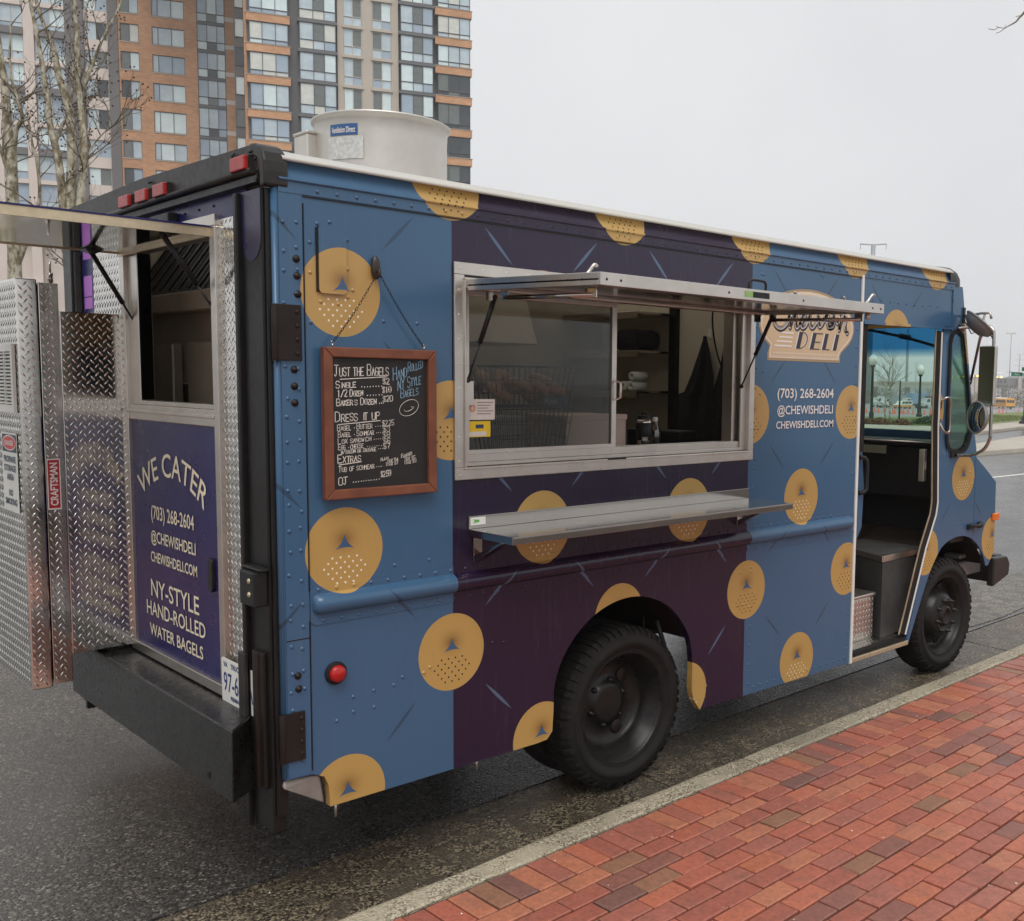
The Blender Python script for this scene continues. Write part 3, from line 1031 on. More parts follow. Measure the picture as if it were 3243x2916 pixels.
# white strip and the door edge behind it
mb = MB()
mb.prism([(3.722, .288), (3.744, .288), (3.744, 2.70), (3.722, 2.70)], 'xz', -.008, .03)
mb.build('door_strip', M['white'], TR)
mb = MB()
mb.prism([(3.745, .36), (3.80, .40), (3.80, 1.05), (3.86, 1.14), (3.872, 1.40), (3.84, 1.62), (3.80, 1.66), (3.80, 2.40), (3.745, 2.40)], 'xz', .03, .05)
mb.build('sliding_door_edge', M['wrap'], TR)
mb = MB()
mb.box(3.75, 3.815, .004, .03, 1.62, 2.405)
mb.build('door_seal', M['rubber'], TR)
mb = MB()
mb.tube(smooth_line([(3.80, .02, 1.585), (3.845, .0, 1.565), (3.85, 0, 1.45), (3.845, 0, 1.375), (3.80, .02, 1.36)], 4), .014, 8)
mb.build('door_pull', M['plastic'], TR)
# brass and white trims along the leading edge of the door
def ribbon(mb, pts, w, y0, y1):
    L = []
    for i, p in enumerate(pts):
        a = Vector(pts[max(i - 1, 0)])
        c = Vector(pts[min(i + 1, len(pts) - 1)])
        d = (c - a).normalized()
        n_ = Vector((d.y, -d.x))
        L.append((Vector(p) + n_ * w / 2, Vector(p) - n_ * w / 2))
    for i in range(len(L) - 1):
        (a, b), (c, d) = L[i], L[i + 1]
        mb.hexa([(a.x, y0, a.y), (b.x, y0, b.y), (d.x, y0, d.y), (c.x, y0, c.y), (a.x, y1, a.y), (b.x, y1, b.y), (d.x, y1, d.y), (c.x, y1, c.y)])
edge = [(4.640, 2.41), (4.640, 1.76), (4.676, 1.24), (4.66, 1.16), (4.54, .94), (4.31, .375)]
mb = MB(); ribbon(mb, edge, .007, -.004, .004); mb.build('door_trim', M['goldtrim'], TR)
mb = MB(); ribbon(mb, [(p[0] + .04, p[1] - .005) for p in edge], .062, -.002, .012); mb.build('door_trim', M['rubber'], TR)
mb = MB(); ribbon(mb, [(p[0] + .078, p[1] - .012) for p in edge], .014, -.006, .012); mb.build('door_trim', M['white'], TR)
mb = MB()
mb.box(3.745, 4.42, -.01, .03, .288, .318)
mb.build('door_sill', M['goldtrim'], TR, bevel=.004)
mb = MB()
mb.box(3.745, 4.40, .0, .035, .322, .345)
mb.build('sill_rubber', M['rubber'], TR)

# ---------------------------------------------------------------- cab inside
def tread(mb, fn, u0, u1, v0, v1, pitch=.037, L=.030, W=.0075, H=.0028, phase=0):
    """raised bars of tread plate; fn maps (u, v, height) to space"""
    i = 0
    v = v0 + pitch * .4
    while v < v1 - .008:
        u = u0 + pitch * (.35 + .5 * (i % 2))
        while u < u1 - .008:
            s_ = 1 if (i + phase) % 2 else -1
            du, dv = math.cos(R(52)) * L / 2, s_ * math.sin(R(52)) * L / 2
            nu, nv = -dv / (L / 2) * W / 2, du / (L / 2) * W / 2
            p = [(u - du, v - dv, 0), (u - du * .3 + nu, v - dv * .3 + nv, 0), (u + du * .3 + nu, v + dv * .3 + nv, 0), (u + du, v + dv, 0), (u + du * .3 - nu, v + dv * .3 - nv, 0), (u - du * .3 - nu, v - dv * .3 - nv, 0), (u - du * .5, v - dv * .5, H), (u + du * .5, v + dv * .5, H)]
            mb.add([fn(*q) for q in p], [(0, 1, 6), (1, 2, 7, 6), (2, 3, 7), (3, 4, 7), (4, 5, 6, 7), (5, 0, 6)], True)
            u += pitch
        v += pitch / 2
        i += 1
mb = MB()
mb.box(3.745, 4.40, .036, .75, .31, .35)
st = mb.build('entry_step', M['tread'], TR)
mb = MB()
tread(mb, lambda u, v, h: (u, v, .3505 + h), 3.75, 4.32, .04, .34)
mb.build('tread_bars', M['tread'], st, kind='stuff', fix=False)
mb = MB()
mb.box(3.745, 4.205, .135, .75, .35, .635)
mb.box(3.74, 4.212, .122, .75, .635, .66)
st = mb.build('entry_step', M['alu'], TR, bevel=.008)
mb = MB()
tread(mb, lambda u, v, h: (u, .1345 - h, v), 3.75, 4.20, .36, .63)
mb.build('tread_bars', M['tread'], st, kind='stuff', fix=False)
mb = MB()
mb.prism([(4.225, .09), (4.76, .11), (5.2, .3), (5.2, 2.3), (4.75, 2.3), (4.36, .40)], 'xy', .351, .90)
mb.box(3.745, 4.4, .76, 2.3, .80, .832)
mb.build('cab_floor', M['floor'], TR)
mb = MB()
for (a, b) in (((4.36, .40), (4.225, .09)), ((4.225, .09), (4.76, .11))):
    d = (Vector(b) - Vector(a)).normalized()
    n_ = Vector((d.y, -d.x)) * .006
    mb.hexa([(a[0] + n_.x, a[1] + n_.y, .862), (b[0] + n_.x, b[1] + n_.y, .862), (b[0], b[1], .862), (a[0], a[1], .862), (a[0] + n_.x, a[1] + n_.y, .904), (b[0] + n_.x, b[1] + n_.y, .904), (b[0] - n_.x * 4, b[1] - n_.y * 4, .904), (a[0] - n_.x * 4, a[1] - n_.y * 4, .904)])
mb.build('step_edging', M['alu'], TR, bevel=.003)
mb = MB()
mb.box(4.95, 5.26, .05, 2.3, 1.22, 1.60)
mb.box(4.90, 5.24, .05, 2.3, 1.60, 1.645)
mb.box(5.05, 5.26, .05, 2.3, .905, 1.22)
mb.build('dashboard', M['plastic'], TR, bevel=.015)
mb = MB()
mb.box(4.6, 5.2, .85, 1.55, .905, 1.35)
mb.build('engine_cover', M['plastic'], TR, bevel=.06)
mb = MB()
mb.tube([(4.88, .06, 1.635), (4.88, 2.3, 1.635)], .006, 6)
mb.build('dash_trim', M['alu'], TR)
mb = MB()
mb.box(4.64, 4.675, .05, .09, 1.38, 1.60)
mb.box(4.655, 4.67, .045, .05, 1.46, 1.52)
mb.build('door_lock', M['alu'], TR, bevel=.004)
mb = MB()
mb.box(4.84, 4.895, .47, .68, 1.535, 1.598)
mb.build('cab_radio', M['steel'], TR, bevel=.005)
mb = MB()
mb.sphere((4.5, .62, 1.24), .085, 14, 10, (1, 1, 1.2))
mb.tube([(4.5, .62, 1.24), (4.62, .62, 1.3)], .05, 10)
mb.tube([(4.30, .55, 1.38), (4.42, .6, 1.4), (4.6, .6, 1.33)], .012, 6)
mb.build('fan_heater', M['plastic'], TR)
mb = MB()
mb.box(4.0, 4.45, 1.62, 2.1, .905, 1.30)
mb.box(3.95, 4.05, 1.62, 2.1, 1.30, 1.9)
mb.build('driver_seat', M['plastic'], TR, bevel=.05)
mb = MB()
mb.box(3.705, 3.74, .04, .30, .84, 2.78)
mb.box(3.705, 3.74, 1.2, 2.32, .84, 2.78)
mb.box(3.705, 3.74, .30, 1.2, 2.6, 2.78)
mb.build('bulkhead', M['creamwall'], TR)
mb = MB()
for k in range(9):
    mb.box(.1 + .55 * k, .14 + .55 * k, .04, 2.32, 2.77, 2.80)
mb.build('roof_bows', M['inside'], TR)

# ---------------------------------------------------------------- wheels
def tyre(mb, c, w0, w1, sgn=1):
    """c = hub centre on the outer plane; w0..w1 depth from the outer face inwards"""
    d = w1 - w0
    prof = [(.272, w0 + .05), (.28, w0 + .028), (.288, w0 + .018), (.291, w0 + .021), (.30, w0 + .012), (.318, w0 + .005), (.320, w0 + .002), (.335, w0), (.348, w0), (.350, w0 + .004), (.365, w0 + .004), (.385, w0 + .018), (.400, w0 + .04), (.405, w0 + .07), (.407, w0 + d / 2), (.405, w1 - .07), (.400, w1 - .04), (.385, w1 - .018), (.365, w1 - .004), (.335, w1), (.30, w1 - .012), (.272, w1 - .05)]
    mb.lathe(prof, c, 'y', 56)
def lugs(mb, c, y0, n=54):
    for k in range(n):
        a = 2 * math.pi * (k + .15 * math.sin(k * 2.3)) / n
        ca, sa = math.cos(a), math.sin(a)
        ta, tb = -sa * .012, ca * .012
        P = lambda r, y, s_: (c[0] + r * ca + s_ * ta, c[1] + y, c[2] + r * sa + s_ * tb)
        L_ = .008 if k % 2 else .0
        mb.hexa([P(.372 + L_, y0 + .004, -1), P(.372 + L_, y0 + .004, 1), P(.400, y0 + .035, 1), P(.400, y0 + .035, -1), P(.392, y0 + .010, -.9), P(.392, y0 + .010, .9), P(.411, y0 + .04, .9), P(.411, y0 + .04, -.9)])
        mb.hexa([P(.398, y0 + .04, -1), P(.398, y0 + .04, 1), P(.398, y0 + .17, 1), P(.398, y0 + .17, -1), P(.411, y0 + .04, -.9), P(.411, y0 + .04, .9), P(.411, y0 + .17, .9), P(.411, y0 + .17, -.9)])
def wheel(c, y0, front, lab):
    w = bpy.data.objects.new('wheel', None)
    COL.objects.link(w)
    w.parent = TR
    w['label'] = lab
    w.empty_display_size = .1
    mb = MB(); tyre(mb, (c[0], 0, c[1]), y0, y0 + (.245 if front else .215))
    if not front:
        tyre(mb, (c[0], 0, c[1]), y0 + .26, y0 + .475)
    mb.build('tyre', M['rubber'], w)
    mb = MB(); lugs(mb, (c[0], 0, c[1]), y0)
    mb.build('tread_blocks', M['rubber'], w, kind='stuff', fix=False)
    mb = MB()
    if not front:
        mb.lathe([(.268, y0 + .05), (.276, y0 + .026), (.281, y0 + .024), (.279, y0 + .036), (.262, y0 + .045), (.256, y0 + .07), (.235, y0 + .085), (.228, y0 + .13), (.215, y0 + .15), (.19, y0 + .165), (.15, y0 + .168), (.11, y0 + .16), (.105, y0 + .14), (.08, y0 + .135), (.0, y0 + .135)], (c[0], 0, c[1]), 'y', 56)
    else:
        mb.lathe([(.268, y0 + .05), (.276, y0 + .026), (.281, y0 + .024), (.279, y0 + .036), (.258, y0 + .045), (.245, y0 + .09), (.232, y0 + .12), (.205, y0 + .12), (.185, y0 + .09), (.165, y0 + .045), (.145, y0 + .022), (.115, y0 + .012), (.10, y0 + .01), (.092, y0 + .025), (.075, y0 + .03), (.07, y0 + .0), (.05, y0 - .006), (.045, y0 + .012), (.0, y0 + .012)], (c[0], 0, c[1]), 'y', 56)
    mb.build('rim', M['rim'], w, fix=False)
    for k in range(2 if not front else 3):
        a = R((-62, 48)[k]) if not front else R((60, 175, 290)[k])
        rr = .165 if not front else .205
        mb = MB()
        yy = y0 + .158 if not front else y0 + .112
        mb.lathe([(.0, -.004), (.033, -.004), (.038, .0), (.038, .012)], (c[0] + rr * math.cos(a), yy, c[1] + rr * math.sin(a)), 'y', 18)
        mb.build('hand_hole', M['brownblack'], w)
    for k in range(8 if front else 6):
        a = 2 * math.pi * (k + .3) / (8 if front else 6)
        mb = MB()
        if front:
            mb.lathe([(.0, -.032), (.007, -.03), (.008, -.014), (.014, -.012), (.016, .012)], (c[0] + .115 * math.cos(a), y0 + .008, c[1] + .115 * math.sin(a)), 'y', 8)
        else:
            mb.lathe([(.0, -.02), (.008, -.018), (.009, -.008), (.015, -.006), (.016, .02)], (c[0] + .115 * math.cos(a), y0 + .155, c[1] + .115 * math.sin(a)), 'y', 8)
        mb.build('wheel_nut', M['rim'], w)
    return w
wheel((1.818, .405), .045, False, 'rear wheel with a deep dished dark rim')
wheel((4.975, .398), .012, True, 'front wheel with a domed hub and long studs')
mb = MB(); tyre(mb, (1.818, 0, .405), 2.08, 2.30); tyre(mb, (1.818, 0, .405), 1.82, 2.04); mb.build('wheel', M['rubber'], TR, label='far rear wheel under the van')
mb = MB(); tyre(mb, (4.975, 0, .398), 2.08, 2.30); mb.build('wheel', M['rubber'], TR, label='far front wheel under the van')

# ---------------------------------------------------------------- front bumper, lamps, mirrors
mb = MB()
mb.prism([(5.74, .50), (6.0, .565), (6.012, .655), (5.965, .715), (5.735, .725)], 'xz', .04, .10)
mb.box(5.90, 6.0, .10, 2.3, .50, .72)
mb.build('front_bumper', M['blackmetal'], TR, bevel=.012)
mb = MB()
mb.box(5.40, 5.76, .16, .20, .60, .70)
mb.box(5.40, 5.76, .15, .28, .74, .77)
mb.build('bumper_bracket', M['galvb'], TR, bevel=.006)
mb = MB()
mb.box(5.57, 5.665, -.02, -.0005, 1.035, 1.088)
mb.build('turn_signal', M['amber'], TR, bevel=.006, label='amber turn signal on the nose')
mb = MB()
mb.box(5.19, 5.27, -.022, -.0005, 1.0, 1.04)
mb.tube([(5.20, -.02, 1.03), (5.30, -.028, 1.022), (5.39, -.02, 1.03)], .014, 8)
mb.box(5.35, 5.41, -.022, -.0005, 1.0, 1.045)
mb.build('bonnet_latch', M['plastic'], TR, bevel=.006)
mb = MB()
mb.tube(smooth_line([(4.737, -.004, 1.93), (4.755, -.035, 1.955), (4.79, -.045, 1.94), (4.80, -.045, 1.84), (4.80, -.045, 1.74), (4.78, -.04, 1.715), (4.745, -.03, 1.73), (4.735, -.004, 1.78)], 5), .009, 10)
mb.box(4.722, 4.742, -.012, -.0005, 1.88, 1.945)
mb.box(4.722, 4.742, -.012, -.0005, 1.745, 1.81)
mb.build('grab_handle', M['steel'], TR)
mr = bpy.data.objects.new('mirror_rig', None)
COL.objects.link(mr); mr.parent = TR
mb = MB()
mb.tube(smooth_line([(4.93, -.004, 2.434), (4.96, -.08, 2.442), (4.97, -.19, 2.448), (4.972, -.235, 2.425), (4.972, -.25, 2.38), (4.972, -.252, 2.2), (4.972, -.256, 1.75), (4.972, -.25, 1.67), (4.97, -.21, 1.60), (4.965, -.12, 1.558), (4.95, -.02, 1.552)], 5), .0115, 10)
mb.tube([(5.0, -.01, 2.52), (4.93, -.17, 2.53), (4.92, -.24, 2.53), (4.925, -.25, 2.49)], .009, 8)
mb.tube([(4.93, -.20, 2.53), (5.12, -.02, 2.08)], .008, 8)
mb.tube([(4.97, -.20, 2.445), (5.0, -.14, 2.36), (5.12, -.02, 2.05)], .006, 8)
mb.build('arm', M['steel'], mr)
mb = MB()
mb.box(4.95, 5.01, -.012, -.0005, 2.415, 2.46)
mb.box(4.995, 5.02, -.012, -.0005, 2.47, 2.58)
mb.box(4.90, 5.0, -.016, -.0005, 1.535, 1.565)
mb.tube([(5.0, -.01, 2.50), (5.02, -.06, 2.40), (4.98, -.12, 2.41), (4.975, -.15, 2.45)], .004, 6)
mb.tube([(4.975, -.19, 2.42), (4.97, -.23, 2.38), (4.97, -.26, 2.33)], .004, 6)
mb.build('bracket', M['blackmetal'], mr)
# mirror heads
def mirror_head(kind):
    if kind == 'tall':
        mb = MB()
        mb.box(4.922, 4.965, -.292, -.172, 1.902, 2.31)
        mh = mb.build('mirror_housing', M['alu'], mr, bevel=.012)
        mb = MB()
        mb.hexa([(4.921, -.286, 1.908), (4.918, -.286, 1.908), (4.918, -.178, 1.908), (4.921, -.178, 1.908), (4.921, -.286, 2.304), (4.918, -.286, 2.304), (4.918, -.178, 2.304), (4.921, -.178, 2.304)])
        mb.build('mirror_glass', M['mglass'], mr)
        return mh
    mb = MB()
    return mb
M['mglass'] = plain('mirror glass', (0.30, 0.36, 0.31), 0.02, 1.0, var=0.04, vs_=3, rv=0.01)
M['galvp'] = plain('grey mirror pan', (.22, .22, .215), .5, .2, var=.15, vs_=20)
M['mconvex'] = plain('convex mirror', (0.42, 0.44, 0.42), 0.03, 1.0, var=0.04, vs_=3, rv=0.01)
mirror_head('tall')
def disc_mirror(c, nrm, r, name, depth=.025):
    """round convex mirror: glass bulging along nrm, pan behind"""
    nrm = Vector(nrm).normalized()
    a = nrm.cross(Vector((0, 0, 1))).normalized()
    b = nrm.cross(a)
    n = 32
    def ring(rr, h):
        return [Vector(c) + (a * math.cos(2 * math.pi * k / n) + b * math.sin(2 * math.pi * k / n)) * rr + nrm * h for k in range(n)]
    g = MB()
    vs_ = ring(r * .97, 0.0) + ring(r * .7, depth * .5) + ring(r * .35, depth * .88) + [Vector(c) + nrm * depth]
    fs_ = [(j * n + k, j * n + (k + 1) % n, (j + 1) * n + (k + 1) % n, (j + 1) * n + k) for j in (0, 1) for k in range(n)] + [(2 * n + k, 2 * n + (k + 1) % n, 3 * n) for k in range(n)]
    g.add(vs_, fs_, True)
    g.build(name + '_glass', M['mconvex'], mr)
    g = MB()
    g.tube(ring(r, 0.0), .007, 8, closed=True)
    vs_ = ring(r, -.002) + ring(r * .9, -depth * 1.2) + ring(r * .5, -depth * 2.2) + [Vector(c) - nrm * depth * 2.4]
    g.add(vs_, fs_, True)
    g.build(name + '_pan', M['galvp'], mr)
disc_mirror((4.88, -.195, 1.824), (-.87, .48, .04), .106, 'lower_mirror')
disc_mirror((4.965, -.152, 2.468), (.40, -.54, .74), .116, 'upper_mirror', .03)

# ---------------------------------------------------------------- serving hatch
fr = MB()
def frame_xz(mb, x0, x1, z0, z1, w, y0, y1):
    mb.box(x0, x1, y0, y1, z1 - w, z1)
    mb.box(x0, x1, y0, y1, z0, z0 + w)
    mb.box(x0, x0 + w, y0, y1, z0 + w, z1 - w)
    mb.box(x1 - w, x1, y0, y1, z0 + w, z1 - w)
frame_xz(fr, .748, 2.695, 1.622, 2.512, .05, -.014, -.0005)
frame_xz(fr, .792, 2.652, 1.664, 2.452, .010, -.024, .09)
sw_f = fr.build('serving_window', M['alu'], TR, bevel=.003)
for k in range(26):
    q = k / 25
    for (x, z) in ((.76 + 1.92 * q, 1.648), (.76 + 1.92 * q, 2.487)):
        pass
rvf = MB()
for k in range(17):
    rivet(rvf, .775 + .118 * k, 1.642, -.014, .004)
    rivet(rvf, .775 + .118 * k, 2.488, -.014, .004)
for k in range(8):
    rivet(rvf, .770, 1.70 + .1 * k, -.014, .004)
    rivet(rvf, 2.675, 1.70 + .1 * k, -.014, .004)
rvf.build('rivets', M['alu'], sw_f, kind='stuff', fix=False)
mb = MB()
mb.box(.802, 2.642, .0, .10, 1.676, 1.692)
mb.box(.802, 2.642, .012, .022, 1.692, 1.725)
mb.box(.802, 2.642, .075, .085, 1.692, 1.725)
mb.box(.802, .83, .0, .10, 1.692, 2.442)
mb.box(2.60, 2.642, .0, .012, 1.692, 2.442)
mb.box(2.56, 2.60, .03, .10, 1.692, 2.442)
mb.box(.802, 2.642, .02, .10, 2.412, 2.442)
mb.build('track', M['alu'], sw_f, bevel=.002)
mb = MB()
frame_xz(mb, .815, 1.70, 1.712, 2.415, .03, .028, .048)
mb.tube([(1.686, .02, 1.95), (1.70, .0, 1.96), (1.70, 0, 2.03), (1.686, .02, 2.04)], .006, 8)
sp_ = mb.build('sliding_sash', M['alu'], sw_f, bevel=.002)
mb = MB()
mb.box(.843, 1.672, .036, .040, 1.74, 2.387)
mb.build('sash_pane', M['glass'], sw_f)
mb = MB()
mb.box(.84, .866, .02, .028, 1.93, 2.03)
mb.build('sash_pull', M['alu'], sw_f)
mb = MB()
mb.box(1.60, 1.72, -.0245, -.024, 1.669, 1.676)
mb.build('maker_label', M['plastic'], sw_f)
# folded-up flap with its frame, gas struts and stay bars
fl_ = bpy.data.objects.new('awning_flap', None)
COL.objects.link(fl_); fl_.parent = TR
def FP(x, d, h):            # flap coordinates: along van, out from hinge, above the flap plane
    return (x, -.03 - d, 2.428 - d * .028 + h)
def fbox(mb, x0, x1, d0, d1, h0, h1):
    mb.hexa([FP(x0, d0, h0), FP(x1, d0, h0), FP(x1, d1, h0), FP(x0, d1, h0), FP(x0, d0, h1), FP(x1, d0, h1), FP(x1, d1, h1), FP(x0, d1, h1)])
mb = MB()
fbox(mb, .80, 2.65, 0, .786, -.012, -.006)
mb.build('flap_skin', M['steel'], fl_)
mb = MB()
fbox(mb, .80, .812, 0, .786, -.03, .016)
fbox(mb, 2.638, 2.65, 0, .786, -.03, .016)
fbox(mb, .80, 2.65, .786, .798, -.03, .016)
fbox(mb, .80, 2.65, -.012, 0, -.02, .016)
fbox(mb, .812, 2.638, .70, .784, -.03, -.02)
fbox(mb, .812, 2.638, .02, .09, -.03, -.02)
fbox(mb, .812, 2.638, 0, .79, .004, .014)
mb.build('flap_frame', M['alu'], fl_, bevel=.002)
mb = MB()
for x in (.83, .90, 1.5, 2.0, 2.55, 2.62):
    q = FP(x, .7985, -.008)
    mb.sphere(q, .005, 8, 6, (1, .6, 1))
for d in (.06, .10, .62, .70):
    q = FP(.7995, d, -.008)
    mb.sphere(q, .005, 8, 6, (.6, 1, 1))
mb.build('flap_rivets', M['blackmetal'], fl_, kind='stuff', fix=False)
def strut(parent, a, b, mid=.55):
    a, b = Vector(a), Vector(b)
    mq = a.lerp(b, mid)
    mb = MB()
    mb.tube([a, mq], .0105, 10)
    mb.tube([mq, b], .0045, 8)
    mb.sphere(b, .012, 8, 6)
    mb.sphere(a, .012, 8, 6)
    return mb.build('gas_strut', M['plastic'], parent)
strut(fl_, FP(.87, .09, -.055), (.815, -.01, 2.035))
strut(fl_, FP(2.60, .165, -.04), (2.585, -.012, 2.02))
for x in (.86, 2.60):
    mb = MB()
    mb.tube([FP(x, .17, -.058), FP(x, .70, -.058)], .009, 8)
    mb.build('stay_bar', M['steel'], fl_)
    for d in (.07, .17, .69):
        mb = MB()
        fbox(mb, x - .003, x + .003, d - .022, d + .022, -.068, -.03)
        mb.build('strut_lug', M['steel'], fl_)
for (x, d, w) in ((.92, .60, .05), (2.6, .74, .05)):
    mb = MB()
    mb.tube(smooth_line([FP(x - .02, d, .018), FP(x, d, .03), FP(x + .02, d + .01, .06), FP(x + .035, d + .01, .055)], 3), .007, 8)
    mb.build('flap_latch', M['alu'], fl_)
    mb = MB(); mb.tube([FP(x, d, -.03), FP(x, d, -.06)], .012, 8); mb.build('latch_barrel', M['alu'], fl_)
mb = MB()
mb.tube(smooth_line([FP(1.66, .77, .014), FP(1.66, .77, .045), FP(1.68, .77, .056), FP(1.75, .77, .056), FP(1.77, .77, .045), FP(1.77, .77, .014)], 3), .006, 8)
mb.build('flap_handle', M['plastic'], fl_)
mb = MB()
fbox(mb, 1.60, 1.65, .7985, .7995, -.018, .006)
mb.build('maker_label', plain('green label', (0.25, 0.42, 0.12), 0.5), fl_)
mb = MB()
fbox(mb, 1.652, 1.76, .7985, .7995, -.018, .006)
mb.build('maker_label', M['plastic'], fl_)

# serving shelf
sh = bpy.data.objects.new('serving_shelf', None)
COL.objects.link(sh); sh.parent = TR
mb = MB()
mb.box(.82, 2.675, -.306, -.001, 1.408, 1.412)
mb.box(.82, 2.675, -.306, -.302, 1.380, 1.408)
mb.box(.82, .824, -.302, -.001, 1.380, 1.408)
mb.box(2.671, 2.675, -.302, -.001, 1.380, 1.408)
mb.box(.82, 2.675, -.008, -.001, 1.412, 1.466)
mb.build('shelf_top', M['steel'], sh, bevel=.0015)
for x in (.865, 2.60):
    mb = MB()
    mb.box(x - .022, x + .022, -.010, -.001, 1.27, 1.38)
    mb.hexa([(x - .022, -.010, 1.27), (x + .022, -.010, 1.27), (x + .022, -.010, 1.30), (x - .022, -.010, 1.30), (x - .022, -.20, 1.37), (x + .022, -.20, 1.37), (x + .022, -.20, 1.379), (x - .022, -.20, 1.379)])
    mb.build('bracket', M['steel'], sh, bevel=.002)
mb = MB()
mb.box(.828, .905, -.0095, -.0085, 1.428, 1.460)
mb.build('price_tag', M['white'], sh)
mb = MB()
mb.prism([(.838, 1.436), (.85, 1.444), (.838, 1.452), (.872, 1.449), (.872, 1.440)], 'xz', -.0105, -.0098)
mb.build('tag_mark', plain('green print', (0.1, 0.35, 0.08), 0.5), sh)

# ---------------------------------------------------------------- logo and side lettering
LG = bpy.data.objects.new('logo', None)
COL.objects.link(LG); LG.parent = TR
def logo_outline(g):
    p = []
    p += arc((3.19, 2.335), .455 - g, -8, 90, 10)[0:0]
    cx, cz, rx, rz = 3.195, 2.37, .462 - g, .205 - g
    for k in range(0, 25):
        a = R(-38 + (256) * k / 24)
        p.append((cx + rx * math.cos(a), cz + rz * math.sin(a)))
    p += [(2.825 + g * .6, 2.225), (2.815 + g, 2.205), (2.815 + g, 2.165 + g), (3.515 - g, 2.165 + g), (3.515 - g, 2.205), (3.53 - g, 2.228)]
    return p
M['lg1'] = plain('tan print', (0.36, 0.25, 0.14), 0.4, var=0.04)
M['lg2'] = plain('light sand print', (0.72, 0.60, 0.46), 0.4, var=0.03)
M['lg3'] = plain('sand print', (0.60, 0.44, 0.27), 0.4, var=0.04)
M['navy'] = plain('navy print', (0.022, 0.045, 0.085), 0.4, var=0.05)
M['ink'] = plain('ink print', (0.022, 0.018, 0.035), 0.4, var=0.05)
for i, (g, mt, y) in enumerate(((0.0, 'lg1', -.0015), (.014, 'lg2', -.0025), (.03, 'lg3', -.0035))):
    mb = MB()
    mb.prism(logo_outline(g), 'xz', y, -.0005 if i == 0 else y + .0008)
    mb.build('logo_ground', M[mt], LG)
def brush(mb, pts, w, y, n=5):
    """rounded brush stroke on the side of the van"""
    L = smooth_line([(p[0], p[1]) for p in pts], n)
    for a, b in zip(L, L[1:]):
        a, b = Vector(a), Vector(b)
        d = b - a
        if d.length < 1e-6:
            continue
        nn = Vector((-d.y, d.x)).normalized() * w / 2
        e_ = d.normalized() * w * .12
        mb.add([(p.x, y, p.y) for p in (a + nn - e_, a - nn - e_, b - nn + e_, b + nn + e_)], [(0, 1, 2, 3)])
    for c in (L[0], L[-1]):
        mb.add([(c[0] + w / 2 * math.cos(2 * math.pi * k / 10), y, c[1] + w / 2 * math.sin(2 * math.pi * k / 10)) for k in range(10)], [tuple(range(10))])
script = [
    [(2.985, 2.50), (2.965, 2.525), (2.925, 2.51), (2.885, 2.46), (2.862, 2.405), (2.868, 2.37), (2.902, 2.347), (2.942, 2.348), (2.98, 2.375), (2.997, 2.41)],
    [(2.997, 2.41), (3.03, 2.47), (3.055, 2.53), (3.045, 2.545), (3.03, 2.50), (3.008, 2.355)],
    [(3.012, 2.37), (3.03, 2.41), (3.051, 2.427), (3.064, 2.416), (3.058, 2.377), (3.074, 2.353), (3.10, 2.375)],
    [(3.10, 2.375), (3.134, 2.405), (3.149, 2.435), (3.126, 2.443), (3.103, 2.403), (3.119, 2.36), (3.152, 2.367), (3.184, 2.41)],
    [(3.184, 2.41), (3.194, 2.437), (3.195, 2.385), (3.22, 2.362), (3.255, 2.388), (3.276, 2.434), (3.279, 2.392), (3.296, 2.371), (3.329, 2.4), (3.343, 2.431), (3.358, 2.434)],
    [(3.358, 2.434), (3.375, 2.443), (3.370, 2.392), (3.388, 2.372), (3.405, 2.40)],
    [(3.405, 2.40), (3.431, 2.465), (3.428, 2.43), (3.437, 2.405), (3.427, 2.38), (3.400, 2.372), (3.385, 2.379)],
    [(3.47, 2.40), (3.515, 2.475), (3.538, 2.535), (3.53, 2.55), (3.52, 2.50), (3.491, 2.36)],
    [(3.493, 2.37), (3.512, 2.415), (3.541, 2.446), (3.558, 2.428), (3.552, 2.375), (3.573, 2.355), (3.575, 2.345)],
    [(3.395, 2.485), (3.398, 2.488)]]
for (dx, dz, w, mt, y) in ((.004, -.006, .030, 'navy', -.0045), (0, 0, .0205, 'wlet', -.0055)):
    mb = MB()
    for s_ in script:
        brush(mb, [(p[0] + dx, p[1] + dz) for p in s_], w, y)
    mb.build('script_lettering', M[mt], LG, fix=False, kind='stuff')
mb = MB()
def deli(mb, ox, oz, y, grow=0):
    def sl(z):
        return (z - 2.236) * .32
    def quad(x0, x1, z0, z1):
        mb.add([(x0 + sl(z0) + ox, y, z0 + oz), (x1 + sl(z0) + ox, y, z0 + oz), (x1 + sl(z1) + ox, y, z1 + oz), (x0 + sl(z1) + ox, y, z1 + oz)], [(0, 1, 2, 3)])
    for x in (3.066, 3.198, 3.318, 3.428):
        quad(x, x + .036, 2.236, 2.331)
    n = 10
    for k in range(n):
        a, b = R(-90 + 180 * k / n), R(-90 + 180 * (k + 1) / n)
        P = lambda r, t_: (3.10 + r * 1.25 * math.cos(t_), 2.2835 + r * math.sin(t_))
        q = [P(.042, a), P(.0475, a), P(.0475, b), P(.042, b)]
        mb.add([(p[0] + sl(p[1]) + ox, y, p[1] + oz) for p in q], [(0, 1, 2, 3)])
    for (x0, x1, z0) in ((3.234, 3.292, 2.236), (3.234, 3.288, 2.276), (3.234, 3.297, 2.326), (3.354, 3.395, 2.236)):
        quad(x0, x1, z0, z0 + .0055)
deli(mb, -.007, -.001, -.0045)
mb.build('deli_lettering', M['wlet'], LG, fix=False)
mb = MB(); deli(mb, .003, 0, -.0055); mb.build('deli_lettering', M['ink'], LG, fix=False)
